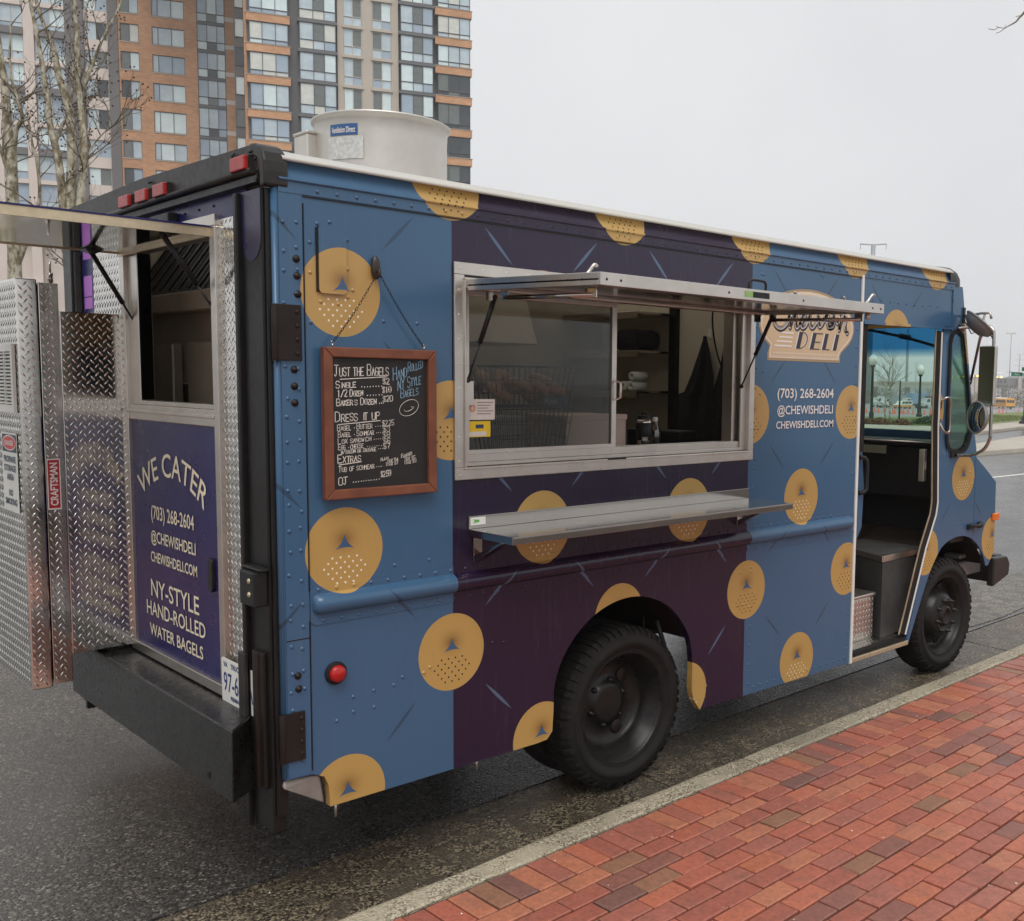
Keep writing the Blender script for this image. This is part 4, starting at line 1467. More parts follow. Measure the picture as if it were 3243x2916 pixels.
for k in range(4):
    mb = MB()
    z = 2.316 - .0245 * k
    mb.prism([(2.935 - .021 * k, z), (3.045 - .006 * k, z), (3.045 - .006 * k, z + .009), (2.935 - .021 * k, z + .009)], 'xz', -.005, -.0042)
    mb.build('speed_line', M['wlet'], LG)
mb = MB()
for k in range(26):
    x = 2.855 + .0242 * k
    mb.add([(x, -.0045, 2.212), (x + .0242, -.0045, 2.212), (x + .0121, -.0045, 2.198)], [(0, 1, 2)])
mb.add([(2.845, -.0045, 2.19), (3.49, -.0045, 2.19), (3.49, -.0045, 2.194), (2.845, -.0045, 2.194)], [(0, 1, 2, 3)])
mb.build('zigzag_band', M['lg2'], LG, kind='stuff', fix=False)
for (tx, z, h, w) in (('(703) 268-2604', 1.957, .055, .545), ('@CHEWISHDELI', 1.865, .050, .54), ('CHEWISHDELI.COM', 1.785, .042, .555)):
    mb = MB()
    put_text(mb, tx, h, w, lambda u, v, z=z: (3.186 + u, -.003, z + v), .0006)
    mb.build('phone_lettering' if tx[0] == '(' else 'web_lettering', M['wlet'], TR, fix=False)

# ---------------------------------------------------------------- rear end
mb = MB()
mb.box(-.03, .03, .09, 2.28, 2.745, 2.838)
prof = [(.05, 2.745), (.025, 2.80), (.05, 2.835), (.10, 2.856), (1.18, 2.876), (2.26, 2.856), (2.31, 2.835), (2.335, 2.80), (2.31, 2.745)]
vs_ = [(x, y, z) for x in (-.034, .035) for (y, z) in prof]
q = len(prof)
mb.add(vs_, [(k, k + 1, q + k + 1, q + k) for k in range(q - 1)] + [tuple(range(q)), tuple(range(q, 2 * q))], False)
hd = mb.build('rear_header', M['blackmetal'], TR)
# rounded corner casting
mb = MB()
n = 8
pr = []
for k in range(n + 1):
    a = R(180 + 90 * 0) 
prof = [(.11, 2.862), (.07, 2.858), (.035, 2.845), (.008, 2.822), (-.006, 2.79), (-.010, 2.755), (-.010, 2.705), (.03, 2.70), (.03, 2.74), (.05, 2.80), (.11, 2.83)]
vs_ = [(x, y, z) for x in (-.04, .05) for (y, z) in prof]
q = len(prof)
mb.add(vs_, [(k, (k + 1) % q, q + (k + 1) % q, q + k) for k in range(q)] + [tuple(range(q)), tuple(range(q, 2 * q))], False)
mb.build('corner_casting', M['blackmetal'], TR, bevel=.008)
mb = MB()
mb.tube([(-.045, .07, 2.762), (-.045, 2.30, 2.762)], .012, 8)
mb.box(-.04, -.005, .05, 2.31, 2.722, 2.745)
mb.build('rear_gutter', M['blackmetal'], TR)
for y in (.155, .91, 1.113, 1.319, 2.2):
    mb = MB()
    mb.box(-.048, -.034, y - .062, y + .062, 2.766, 2.82)
    ml = mb.build('roof_marker', M['blackmetal'], TR)
    mb = MB()
    mb.box(-.066, -.048, y - .06, y + .06, 2.768, 2.818)
    mb.build('lens', M['red'], ml, bevel=.004)
rvk = MB()
def rrivet(mb, x, y, z, r=.006):
    mb.sphere((x, y, z), r, 8, 6, (.7, 1, 1))
for (y, z) in ((.10, 2.83), (.085, 2.83), (.055, 2.80), (.045, 2.76), (.05, 2.73), (.23, 2.84), (.245, 2.835), (1.05, 2.845), (1.07, 2.845)):
    rrivet(rvk, -.041, y, z)
for k in range(14):
    rrivet(rvk, -.008, .5 + .14 * k, 2.69, .005)
rvk.build('rear_rivets', M['black'], TR, kind='stuff', fix=False)
# purple band under the header and the wall plates
mb = MB()
mb.box(-.006, .02, .21, 2.14, 2.632, 2.722)
mb.box(-.006, .02, 1.93, 2.10, .5, 2.632)
mb.build('rear_band', M['purple'], TR)
for (y0, y1, z0, z1) in ((.262, .452, .76, 2.634), (1.50, 1.93, .76, 2.632)):
    mb = MB()
    mb.box(-.008, .02, y0, y1, z0, z1)
    pl = mb.build('tread_plate', M['tread'], TR)
    mb = MB()
    tread(mb, lambda u, v, h: (-.0082 - h, u, v), y0, y1, z0, z1)
    mb.build('tread_bars', M['tread'], pl, kind='stuff', fix=False)
# corner posts
for s_ in (0, 1):
    f_ = (lambda y: y) if s_ == 0 else (lambda y: 2.36 - y)
    mb = MB()
    def yb(a, b, x0, x1, z0, z1):
        q0, q1 = sorted((f_(a), f_(b)))
        mb.box(x0, x1, q0, q1, z0, z1)
    yb(.040, .205, -.03, .02, .335, 2.705)
    yb(.205, .235, -.05, .0, .315, 2.70)
    yb(.018, .036, -.022, .02, .40, 2.70)
    mb.build('corner_post', M['black'], TR, bevel=.006)
    mb = MB()
    yb(.075, .165, -.046, -.03, .50, 1.02)
    mb.tube([(-.046, f_(.12), .5), (-.046, f_(.12), 1.02)], .012, 8)
    mb.build('post_stiffener', M['brownblack'], TR, bevel=.004)
    mb = MB()
    yb(.238, .256, -.04, -.008, .99, 2.64)
    yb(.205, .262, -.058, -.035, .49, .995)
    mb.build('door_channel', M['blackmetal'], TR, bevel=.004)
mb = MB()
mb.tube([(-.03, .2, .36), (-.04, .17, .315), (-.02, .10, .305), (.03, .04, .34), (.05, .02, .39)], .004, 6)
mb.build('trailing_cable', M['rubber'], TR)
# latch block on the post
mb = MB()
mb.box(-.085, -.03, .045, .17, 1.20, 1.33)
mb.box(-.07, -.03, .03, .18, 1.33, 1.345)
lt_ = mb.build('latch_block', M['plastic'], TR, bevel=.012)
for z in (1.245, 1.295):
    mb = MB()
    mb.sphere((-.086, .085, z), .011, 10, 8, (.5, 1, 1))
    mb.build('latch_screw', M['goldtrim'], lt_)
# purple paint and its lit reflection atop the post, coloured in as a patch
mb = MB()
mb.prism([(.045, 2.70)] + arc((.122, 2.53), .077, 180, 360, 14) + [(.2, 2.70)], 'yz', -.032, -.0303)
mb.build('violet_sheen', plain('violet paint with reflection', (.012, .009, .045), .3), TR)
# bumper step
mb = MB()
mb.hexa([(-.164, .085, .476), (.0, .20, .476), (.0, 1.95, .476), (-.164, 1.95, .476), (-.164, .075, .753), (.0, .24, .753), (.0, 1.95, .753), (-.164, 1.95, .753)])
bp = mb.build('bumper_step', plain('wet painted steel step', (0.014, 0.0135, 0.013), 0.26, 0.1, var=0.4, vs_=9, bmp=0.2, bs=70), TR, bevel=.006)
mb = MB()
mb.box(-.167, -.1645, .285, .305, .517, .535)
mb.build('bumper_slot', M['brownblack'], bp)
# rear door with its raised hatch
RD = bpy.data.objects.new('rear_door', None)
COL.objects.link(RD); RD.parent = TR
mb = MB()
def frame_yz(mb, y0, y1, z0, z1, w, x0, x1):
    mb.box(x0, x1, y0, y1, z1 - w, z1)
    mb.box(x0, x1, y0, y1, z0, z0 + w)
    mb.box(x0, x1, y0, y0 + w, z0 + w, z1 - w)
    mb.box(x0, x1, y1 - w, y1, z0 + w, z1 - w)
frame_yz(mb, .452, 1.50, .76, 2.655, .045, -.028, .015)
mb.box(-.022, .015, .497, 1.455, 1.838, 1.905)
mb.box(-.034, -.022, .497, 1.455, 1.87, 1.885)
frame_yz(mb, .52, 1.35, 1.905, 2.60, .02, -.012, .05)
mb.box(-.01, .05, 1.33, 1.455, 1.905, 2.61)
mb.build('door_frame', M['alu'], RD, bevel=.003)
mb = MB()
mb.box(-.012, .01, .497, 1.455, .80, 1.838)
mb.build('door_panel', M['purple'], RD)
lets = MB()
def rear_fn(yc, z0):
    return lambda u, v: (-.0145, yc - u, z0 + v)
YC = 1.0
for (tx, z, h, w) in (('(703) 268-2604', 1.40, .062, .48), ('@CHEWISHDELI', 1.295, .052, .50), ('CHEWISHDELI.COM', 1.205, .047, .52), ('NY-STYLE', 1.045, .08, .54), ('HAND-ROLLED', .955, .066, .66), ('WATER BAGELS', .862, .056, .60)):
    mb = MB()
    put_text(mb, tx, h, w, rear_fn(YC, z), .0008)
    mb.build('door_lettering', M['cream'], RD, fix=False)
mb = MB()
vs_, fs_, w = text_flat('WE CATER', .105, 1.0, .001)
rad = .62
k = .74 / w
def arcfn(p):
    u, v = (p[0] - w / 2) * k, p[1]
    a = u / rad
    rr = rad + v
    return (-.0145, YC - rr * math.sin(a), 1.60 + rr * math.cos(a) - rad)
mb.add([arcfn(p) for p in vs_], fs_)
mb.build('door_lettering', M['cream'], RD, fix=False)
mb = MB()
mb.prism(arc((.58, 1.285), .022, 0, 180, 6) + arc((.58, 1.19), .022, 180, 360, 6), 'yz', -.028, -.0125)
mb.build('door_handle', M['plastic'], RD, bevel=.004)
# hatch panel swung up: polished underside
HA = bpy.data.objects.new('rear_hatch', None)
COL.objects.link(HA); HA.parent = TR
mb = MB()
mb.box(-1.02, -.03, .505, 1.50, 2.588, 2.592)
mb.build('hatch_skin', M['mirror'], HA)
mb = MB()
mb.box(-1.04, -.022, .493, .505, 2.572, 2.606)
mb.box(-1.04, -.022, 1.50, 1.506, 2.583, 2.592)
mb.box(-1.04, -1.028, .505, 1.50, 2.572, 2.606)
mb.box(-.034, -.022, .505, 1.50, 2.572, 2.600)
mb.build('hatch_rail', M['goldtrim'], HA)
mb = MB()
mb.box(-1.045, -.02, .489, 1.51, 2.6065, 2.613)
mb.build('hatch_top', M['purple'], HA)
strut(HA, (-.16, 1.44, 2.57), (.05, 1.40, 2.18), .55)
strut(HA, (-.18, .56, 2.57), (.02, .54, 2.27), .6)
mb = MB(); mb.hexa([(-.20, 1.40, 2.586), (-.12, 1.40, 2.586), (-.12, 1.48, 2.586), (-.20, 1.48, 2.586), (-.17, 1.43, 2.566), (-.15, 1.43, 2.566), (-.15, 1.45, 2.566), (-.17, 1.45, 2.566)]); mb.build('strut_lug', M['plastic'], HA)
mb = MB()
mb.box(-.05, -.008, .85, 1.05, 2.66, 2.70)
mb.build('rear_camera', M['plastic'], TR, bevel=.004)
# purple seal tapes beside the far post
for (z0, z1) in ((2.60, 2.70), (2.42, 2.52), (2.36, 2.415)):
    mb = MB()
    mb.box(-.0075, -.0065, 1.955, 2.075, z0, z1)
    mb.build('seal_tape', plain('violet tape', (0.36, 0.13, 0.46), 0.5), TR)

# ---------------------------------------------------------------- tread plate locker on the tail
LK = bpy.data.objects.new('tail_locker', None)
COL.objects.link(LK); LK.parent = TR
mb = MB()
mb.box(-.285, -.002, 1.492, 2.30, .778, 2.312)
b1 = mb.build('locker_body', M['tread'], LK, bevel=.003)
mb = MB()
mb.box(-.365, -.2855, 1.494, 2.30, .652, 2.432)
mb.build('locker_frame', M['tread'], LK, bevel=.003)
mb = MB()
mb.box(-.452, -.370, 1.490, 2.32, .640, 2.445)
mb.build('locker_door', M['tread'], LK, bevel=.006)
mb = MB()
tread(mb, lambda u, v, h: (u, 1.4918 - h, v), -.283, -.004, .785, 2.308)
tread(mb, lambda u, v, h: (u, 1.4938 - h, v), -.362, -.288, .66, 2.428)
tread(mb, lambda u, v, h: (u, 1.4898 - h, v), -.448, -.374, .65, 2.44)
tread(mb, lambda u, v, h: (-.4522 - h, u, v), 1.497, 2.31, .65, 2.44)
mb.build('tread_bars', M['tread'], LK, kind='stuff', fix=False)
mb = MB()
mb.tube([(-.30, 1.55, 2.432), (-.30, 1.55, 2.48)], .012, 8)
mb.tube([(-.30, 1.55, 2.48), (-.30, 1.55, 2.53)], .005, 6)
mb.build('locker_fitting', M['steel'], LK)
def rlabel(name, x, y0, y1, z0, z1, mat, par):
    mb = MB()
    mb.box(x, x + .0008, y0, y1, z0, z1)
    return mb.build(name, mat, par)
# vent grille
vg = MB()
frame_yz(vg, 1.525, 1.815, 1.868, 2.165, .032, -.468, -.4557)
vg.box(-.466, -.4557, 1.664, 1.676, 1.90, 2.133)
VG = vg.build('vent_grille', M['white'], LK)
mb = MB(); mb.box(-.4570, -.4555, 1.557, 1.783, 1.90, 2.133); mb.build('vent_backing', M['plastic'], LK)
q = MB(); q.hexa([(-.466, 1.558, 0), (-.458, 1.558, .005), (-.458, 1.782, .005), (-.466, 1.782, 0), (-.466, 1.558, .004), (-.458, 1.558, .009), (-.458, 1.782, .009), (-.466, 1.782, .004)])
me_slat = q.mesh('slat', M['white'])
for k in range(15):
    link_mesh('slat', me_slat, VG, (0, 0, 1.904 + .0155 * k))
# warning sign
sg = rlabel('warning_sign', -.4582, 1.548, 1.792, 1.425, 1.776, M['white'], LK)
sg['label'] = 'white propane warning sign with a red danger oval'
def sgtext(tx, z, h, w, mat, x=-.4600):
    mb = MB()
    put_text(mb, tx, h, w, lambda u, v: (x, 1.669 - u, z + v), .0008)
    mb.build('sign_lettering', mat, sg, fix=False)
mb = MB(); mb.box(-.4588, -.4583, 1.556, 1.784, 1.69, 1.768); mb.build('sign_band', M['ink'], sg)
for (rx_, rz_, x_, mt_) in ((.108, .034, -.4592, M['white']), (.101, .029, -.4595, plain('sign red', (.6, .03, .03), .4))):
    mb = MB(); mb.add([(x_, 1.669 + rx_ * math.cos(2 * math.pi * k / 24), 1.731 + rz_ * math.sin(2 * math.pi * k / 24)) for k in range(24)], [tuple(range(24))]); mb.build('sign_oval', mt_, sg, fix=False)
sgtext('DANGER', 1.720, .022, .14, M['white'])
for (tx, z, w_) in (('PROPANE', 1.645, .19), ('STORAGE', 1.605, .19), ('AREA', 1.565, .11), ('NO', 1.495, .06), ('SMOKING', 1.455, .19)):
    sgtext(tx, z, .028, w_, M['navy'])
# red maker label up the locker frame
mb = MB(); mb.box(-.361, -.307, 1.4888, 1.4895, 1.44, 1.666)
cl = mb.build('maker_label', plain('red label', (0.42, 0.02, 0.03), 0.4), LK)
mb = MB()
for (a0, a1, c0, c1) in ((-.361, -.307, 1.44, 1.446), (-.361, -.307, 1.660, 1.666), (-.361, -.357, 1.446, 1.660), (-.311, -.307, 1.446, 1.660)):
    mb.box(a0, a1, 1.4882, 1.4887, c0, c1)
mb.build('label_edge', M['wlet'], cl)
mb = MB()
put_text(mb, 'CRAFTSMAN', .03, .19, lambda u, v: (-.320 - v, 1.4880, 1.553 + u), .0012)
mb.build('label_lettering', M['wlet'], cl, fix=False)
# number plate
mb = MB()
ca_, sa_ = .0, .0
mb.prism([(.165, .758), (.171, .752), (.464, .752), (.470, .758), (.470, .922), (.464, .928), (.171, .928), (.165, .922)], 'yz', -.034, -.031)
npl = mb.build('number_plate', M['white'], TR, label='white truck number plate with blue characters')
def nptext(tx, z, h, w, yc=.318):
    mb = MB()
    put_text(mb, tx, h, w, lambda u, v: (-.0350, yc - u, z + v), .0008)
    mb.build('plate_lettering', M['navy2'], npl, fix=False)
M['navy2'] = plain('plate blue', (0.012, 0.03, 0.16), 0.4)
nptext('97-672A', .798, .078, .265)
nptext('VA    TRUCK', .895, .020, .16, .37)
nptext('PERMANENT', .768, .016, .14)

# ---------------------------------------------------------------- roof exhaust fan
EX = bpy.data.objects.new('exhaust_fan', None)
COL.objects.link(EX); EX.parent = TR
FC = (1.0, .95, 2.858)
mb = MB()
mb.lathe([(.306, .0), (.308, .30), (.311, .350), (.318, .366), (.326, .372), (.327, .380), (.320, .384), (.309, .374), (.302, .36), (.302, .02)], FC, 'z', 64)
mb.build('fan_housing', M['fan'], EX, fix=False)
mb = MB(); mb.lathe([(.0, .18), (.30, .17)], FC, 'z', 24); mb.build('fan_damper', M['steel'], EX)
mb = MB()
mb.box(.655, .73, 1.03, 1.16, 2.87, 3.165)
mb.box(.65, .735, 1.025, 1.165, 3.165, 3.18)
mb.build('junction_box', M['fan'], EX, bevel=.006)
def fanpt(a, h, r=.3102):
    return (FC[0] + r * math.cos(a), FC[1] + r * math.sin(a), FC[2] + h)
def fanlabel(name, a0, a1, h0, h1, mat, r):
    mb = MB()
    n = 8
    vs_ = [fanpt(R(a0 + (a1 - a0) * k / n), h, r) for h in (h0, h1) for k in range(n + 1)]
    mb.add(vs_, [(k, k + 1, n + 2 + k, n + 1 + k) for k in range(n)])
    return mb.build(name, mat, EX, fix=False)
fl1 = fanlabel('fan_label', 192, 219, .275, .325, plain('blue label', (0.03, 0.10, 0.26), 0.4), .3115)
fanlabel('fan_label', 190, 224, .17, .27, plain('data label', (0.52, 0.52, 0.5), 0.5, var=.3, vs_=60), .3115)
mb = MB()
put_text(mb, 'Ventilation Direct', .026, .125, lambda u, v: fanpt(R(205.5) + u / .312, .287 + v, .3128), .0006)
mb.build('label_lettering', M['wlet'], EX, fix=False)
for a in (228, 300):
    mb = MB(); mb.sphere(fanpt(R(a), .10, .310), .009, 8, 6); mb.build('fan_bolt', M['steel'], EX)

# ---------------------------------------------------------------- kitchen
mb = MB(); mb.box(.04, 3.70, 2.29, 2.322, .84, 2.765); mb.build('kitchen_wall', M['inside'], TR)
mb = MB(); mb.box(.74, 1.35, 1.55, 2.28, .84, 1.72); mb.box(1.4, 2.9, 1.62, 2.28, .84, 1.62); mb.build('back_counter', M['inside'], TR, bevel=.01)
mb = MB()
mb.hexa([(.74, 1.35, 2.25), (2.3, 1.35, 2.25), (2.3, 2.28, 2.25), (.74, 2.28, 2.25), (.74, 1.55, 2.76), (2.3, 1.55, 2.76), (2.3, 2.28, 2.76), (.74, 2.28, 2.76)])
mb.build('extract_hood', M['inside'], TR, bevel=.01)
mb = MB()
mb.hexa([(.28, .30, 2.44), (.62, .30, 2.44), (.62, 2.28, 2.44), (.28, 2.28, 2.44), (.52, .30, 2.79), (.66, .30, 2.79), (.66, 2.28, 2.79), (.52, 2.28, 2.79)])
hf = mb.build('hood_filters', M['black'], TR)
mb = MB()
for k in range(16):
    y = .36 + .125 * k
    mb.bar((.272, y, 2.45), (.508, y, 2.785), .010, .012)
mb.build('filter_ribs', M['black'], hf, kind='stuff')
mb = MB(); mb.box(.25, .36, .30, 2.28, 2.345, 2.435); mb.build('hood_lip', M['inside'], TR, bevel=.006)
mb = MB(); mb.box(.36, .40, .30, 2.28, 2.0, 2.344); mb.build('splash_back', M['inside'], TR)
mb = MB(); mb.box(.30, .355, .30, 1.60, .84, 2.20); mb.build('cook_line', M['inside'], TR, bevel=.01)
mb = MB(); mb.box(.30, .355, 1.79, 2.28, .84, 2.20); mb.build('cook_line', M['inside'], TR, bevel=.01)
mb = MB(); mb.box(.357, .38, 1.58, 1.81, .84, 1.995); mb.build('cook_gap', M['black'], TR)
mb = MB(); mb.box(.80, 2.68, .11, .62, 1.60, 1.66); mb.box(.84, 2.64, .13, .60, 1.06, 1.60); mb.build('front_counter', M['steel'], TR, bevel=.006)
for z in (1.955, 2.235, 2.50):
    mb = MB(); mb.box(3.30, 3.70, 1.50, 2.285, z, z + .018); mb.box(3.296, 3.30, 1.50, 2.285, z - .03, z + .018); mb.build('wall_shelf', M['steel'], TR, bevel=.003)
mb = MB(); mb.box(3.60, 3.70, 1.425, 1.49, .84, 2.765); mb.build('partition_post', M['black'], TR)
mb = MB(); mb.box(3.64, 3.70, .30, 1.424, .84, 2.765); mb.build('cream_partition', M['creamwall'], TR)

# ================================================================ things on and in the van
# menu board hung on chains
BD = thing('menu_board', 'framed black chalkboard menu hanging by chains beside the serving window', 'menu board', (.40, -.03, 1.585))
bx0, bx1, bz0, bz1 = -.245, .240, .0, .565
mb = MB(); mb.box(bx0 + .02, bx1 - .02, .0, .008, bz0 + .02, bz1 - .02)
mb.build('slate', plain('chalkboard', (0.012, 0.011, 0.011), 0.55, var=0.4, vs_=7), BD)
def mitre(name, p, rz=None):
    mb = MB()
    vs_ = [(a, y, c) for y in (-.016, .014) for (a, c) in p]
    mb.add(vs_, [(0, 1, 2, 3), (4, 5, 6, 7), (0, 1, 5, 4), (1, 2, 6, 5), (2, 3, 7, 6), (3, 0, 4, 7)])
    return mb.build(name, M['wood'], BD, bevel=.004)
mwood, t_, b_ = new_mat('stained wood')
vec, X_, Y_, Z_ = coords(t_)
wv = t_.nodes.new('ShaderNodeTexNoise'); wv.inputs['Scale'].default_value = 40; wv.inputs['Detail'].default_value = 4
mp = t_.nodes.new('ShaderNodeMapping'); mp.inputs['Scale'].default_value = (.3, 1, .3)
t_.links.new(vec, mp.inputs[0]); t_.links.new(mp.outputs[0], wv.inputs[0])
t_.links.new(ramp(t_, wv.outputs[0], [(.3, (.13, .04, .018)), (.7, (.21, .07, .033))]), b_.inputs['Base Color'])
b_.inputs['Roughness'].default_value = .42
M['wood'] = mwood
fw = .037
mitre('frame_rail', [(bx0, bz1), (bx1, bz1), (bx1 - fw, bz1 - fw), (bx0 + fw, bz1 - fw)])
mitre('frame_rail', [(bx0, bz0), (bx1, bz0), (bx1 - fw, bz0 + fw), (bx0 + fw, bz0 + fw)])
mitre('frame_rail', [(bx0, bz0), (bx0, bz1), (bx0 + fw, bz1 - fw), (bx0 + fw, bz0 + fw)])
mitre('frame_rail', [(bx1, bz0), (bx1, bz1), (bx1 - fw, bz1 - fw), (bx1 - fw, bz0 + fw)])
IW, IH = bx1 - bx0 - 2 * fw, bz1 - bz0 - 2 * fw
def bfn(u, v):
    return (bx0 + fw + u * IW, -.0012, bz0 + fw + v * IH)
def bl(items, mat, wd_=.0023):
    mb = MB()
    rg = random.Random(3)
    for (tx, u, v, h, fit, slope) in items:
        chalk(mb, tx, u * IW, v * IH, h * IH, 0, lambda a, b: (bx0 + fw + a, -.0012, bz0 + fw + b), wd_, slope, rg, fit * IW)
    return mb
mb = bl([('Just the Bagels', .03, .855, .085, .56, .03), ('Single', .04, .768, .052, .21, .05), ('........', .27, .775, .04, .24, .04), ('$2', .52, .80, .045, .075, .04),
         ('1/2 Dozen', .055, .70, .052, .26, .05), ('......', .33, .71, .04, .18, .04), ('$10', .515, .735, .045, .10, .04), ("Baker's Dozen", .045, .635, .052, .41, .04), ('...', .465, .65, .04, .06, .04), ('$20', .52, .665, .045, .11, .04),
         ('Dress it up', .03, .515, .075, .46, .03)], M['wlet'], .0032)
mb2 = bl([('Bagel + Butter', .05, .445, .046, .36, .05), ('....', .42, .47, .03, .09, .04), ('$2.25', .51, .475, .042, .13, .04), ('Bagel + Schmear', .055, .395, .042, .37, .05), ('....', .43, .42, .03, .08, .04), ('$3', .515, .43, .042, .085, .04),
          ('Lox sandwich', .055, .345, .042, .34, .06), ('.....', .40, .37, .03, .11, .04), ('$8', .515, .385, .042, .085, .04), ('Egg + cheese', .055, .30, .042, .26, .05), ('.......', .33, .315, .03, .17, .04), ('$6', .52, .335, .042, .08, .04),
          ('w/bacon or sausage', .085, .268, .036, .36, .05), ('...', .45, .295, .03, .06, .04), ('$7', .52, .295, .042, .08, .04), ('Tub of schmear', .055, .13, .044, .37, .05), ('....', .43, .155, .03, .07, .04),
          ('plain', .49, .20, .03, .08, .15), ('8oz $4', .56, .185, .028, .12, .1), ('16oz $7', .54, .158, .028, .14, .1), ('Flavored', .71, .215, .03, .12, .25), ('8oz $5', .75, .195, .028, .12, .1), ('16oz $8', .74, .165, .028, .14, .1)], M['wlet'], .0021)
mb3 = bl([('Extras', .05, .20, .062, .24, .04), ('OJ', .055, .03, .058, .10, .04), ('...........', .18, .045, .03, .29, .05), ('$2.50', .49, .075, .045, .11, .05)], M['wlet'], .003)
for q in (mb2, mb3):
    mb.add(q.v, q.f)
for (u0, v0, u1, v1) in ((.08, .832, .56, .855), (.06, .49, .49, .515), (.06, .183, .29, .20)):
    a, b = bfn(u0, v0), bfn(u1, v1)
    mb.add([a, (a[0], a[1], a[2] + .0028), (b[0], b[1], b[2] + .0028), b], [(0, 1, 2, 3)])
M['chalk'] = plain('white chalk', (0.74, 0.70, 0.63), 0.9, var=0.25, vs_=60)
M['chalkb'] = plain('blue chalk', (0.24, 0.40, 0.52), 0.9, var=0.25, vs_=60)
mb.build('chalk_menu', M['chalk'], BD, fix=False)
mb = bl([('Hand', .63, .83, .10, .155, .22), ('Rolled', .79, .895, .075, .17, .30), ('NY Style', .68, .75, .085, .26, .28), ('Bagels', .71, .69, .07, .20, .20)], M['wlet'], .0026)
mb.build('chalk_note', M['chalkb'], BD, fix=False)
mb = MB()
ring_ = [bfn(.80 + .105 * math.cos(2 * math.pi * k / 24), .615 + .062 * math.sin(2 * math.pi * k / 24) + .02 * math.cos(2 * math.pi * k / 24)) for k in range(24)]
mb.tube(ring_, .0009, 4, closed=True)
mb.tube([bfn(.745, .60), bfn(.76, .585), bfn(.80, .59), bfn(.845, .61), bfn(.85, .62), bfn(.82, .622)], .0009, 4)
mb.build('chalk_smile', M['chalk'], BD)
# hook on the van's side
mb = MB()
mb.sphere((.391, -.012, 2.455), .045, 14, 10, (.42, .30, 1.0))
mb.tube(smooth_line([(.391, -.02, 2.43), (.391, -.034, 2.42), (.391, -.04, 2.43), (.391, -.038, 2.445)], 3), .006, 8)
tag(mb.build('adhesive_hook', plain('brown hook', (0.03, 0.018, 0.013), 0.35), None), 'dark oval hook on blue side panel holding the board chains', 'hook')
def chain(a, b, par):
    a, b = Vector(a), Vector(b)
    L = (b - a).length
    n = int(L / .0125)
    mb = MB()
    d = (b - a).normalized()
    s1 = d.cross(Vector((0, 1, 0))).normalized()
    s2 = d.cross(s1)
    for k in range(n):
        c = a + (b - a) * ((k + .5) / n) + Vector((0, 0, -.012 * math.sin(math.pi * (k + .5) / n)))
        sd_ = s1 if k % 2 else s2
        mb.tube([c + d * .0085 * math.cos(2 * math.pi * j / 8) + sd_ * .004 * math.sin(2 * math.pi * j / 8) for j in range(8)], .0011, 4, closed=True)
    return mb.build('chain', M['plastic'], par, fix=False)
ox = Vector((.40, -.03, 1.585))
chain(Vector((.385, -.032, 2.43)) - ox, Vector((.198, -.03, 2.165)) - ox, BD)
chain(Vector((.397, -.032, 2.43)) - ox, Vector((.592, -.03, 2.16)) - ox, BD)
for x in (.198, .592):
    mb = MB()
    mb.tube([(x - .40, 0, bz1), (x - .40, 0, bz1 + .012)], .003, 8)
    mb.tube([(x - .40 + .005 * math.cos(2 * math.pi * k / 10), 0, bz1 + .017 + .005 * math.sin(2 * math.pi * k / 10)) for k in range(10)], .0014, 6, closed=True)
    mb.build('screw_eye', M['steel'], BD)

# wire baskets of bagels behind the sash
def basket(name, lab, x0, x1, y0, y1, z0, z1):
    B_ = thing(name, lab, 'basket', ((x0 + x1) / 2, (y0 + y1) / 2, z0), 0, 'wire baskets on the counter')
    hx, hy, h = (x1 - x0) / 2, (y1 - y0) / 2, z1 - z0
    mb = MB()
    for z in (0.004, h * .33, h * .66, h):
        k = .86 + .14 * z / h
        mb.tube([(-hx * k, -hy * k, z), (hx * k, -hy * k, z), (hx * k, hy * k, z), (-hx * k, hy * k, z)], .0035 if z == h else .002, 6, closed=True)
    for i in range(15):
        s_ = -1 + 2 * i / 14
        for yy in (-1, 1):
            mb.tube([(hx * s_ * .86, hy * yy * .86, .004), (hx * s_, hy * yy, h)], .0018, 5)
    for i in range(9):
        s_ = -1 + 2 * i / 8
        for xx in (-1, 1):
            mb.tube([(hx * xx * .86, hy * s_ * .86, .004), (hx * xx, hy * s_, h)], .0018, 5)
        mb.tube([(-hx * .86, hy * s_ * .86, .004), (hx * .86, hy * s_ * .86, .004)], .0018, 5)
    mb.build('wires', M['plastic'], B_, kind='stuff')
    return B_
basket('wire_basket', 'black wire basket of bagels tagged plain, upper one behind the glass', 1.08, 1.56, .16, .46, 1.915, 2.10)
basket('wire_basket', 'empty black wire basket under the bagel basket, on the counter', 1.16, 1.56, .18, .46, 1.70, 1.905)
M['bagel'] = plain('baked crust', (0.40, 0.20, 0.075), 0.45, var=0.35, vs_=30, bmp=.2)
rg = random.Random(9)
for k in range(9):
    x, y = 1.15 + .105 * (k % 4) + rg.uniform(-.01, .01), .22 + .09 * (k // 4)
    mb = MB()
    prof = [(.046 + .024 * math.cos(2 * math.pi * j / 10), .02 * math.sin(2 * math.pi * j / 10)) for j in range(10)]
    mb.lathe(prof, (0, 0, 0), 'z', 20, closed=True)
    o = mb.build('bagel', M['bagel'], None)
    o.location = (x, y, 1.965 + .028 * (k // 4) + rg.uniform(0, .05))
    o.rotation_euler = (rg.uniform(.3, 1.2), rg.uniform(-.4, .4), rg.uniform(0, 3))
    tag(o, 'golden brown bagel heaped in the upper wire basket', 'bagel', 'bagels in the wire basket')
mb = MB(); mb.box(1.34, 1.48, .148, .152, 1.915, 1.965)
tg = mb.build('name_card', M['navy'], None)
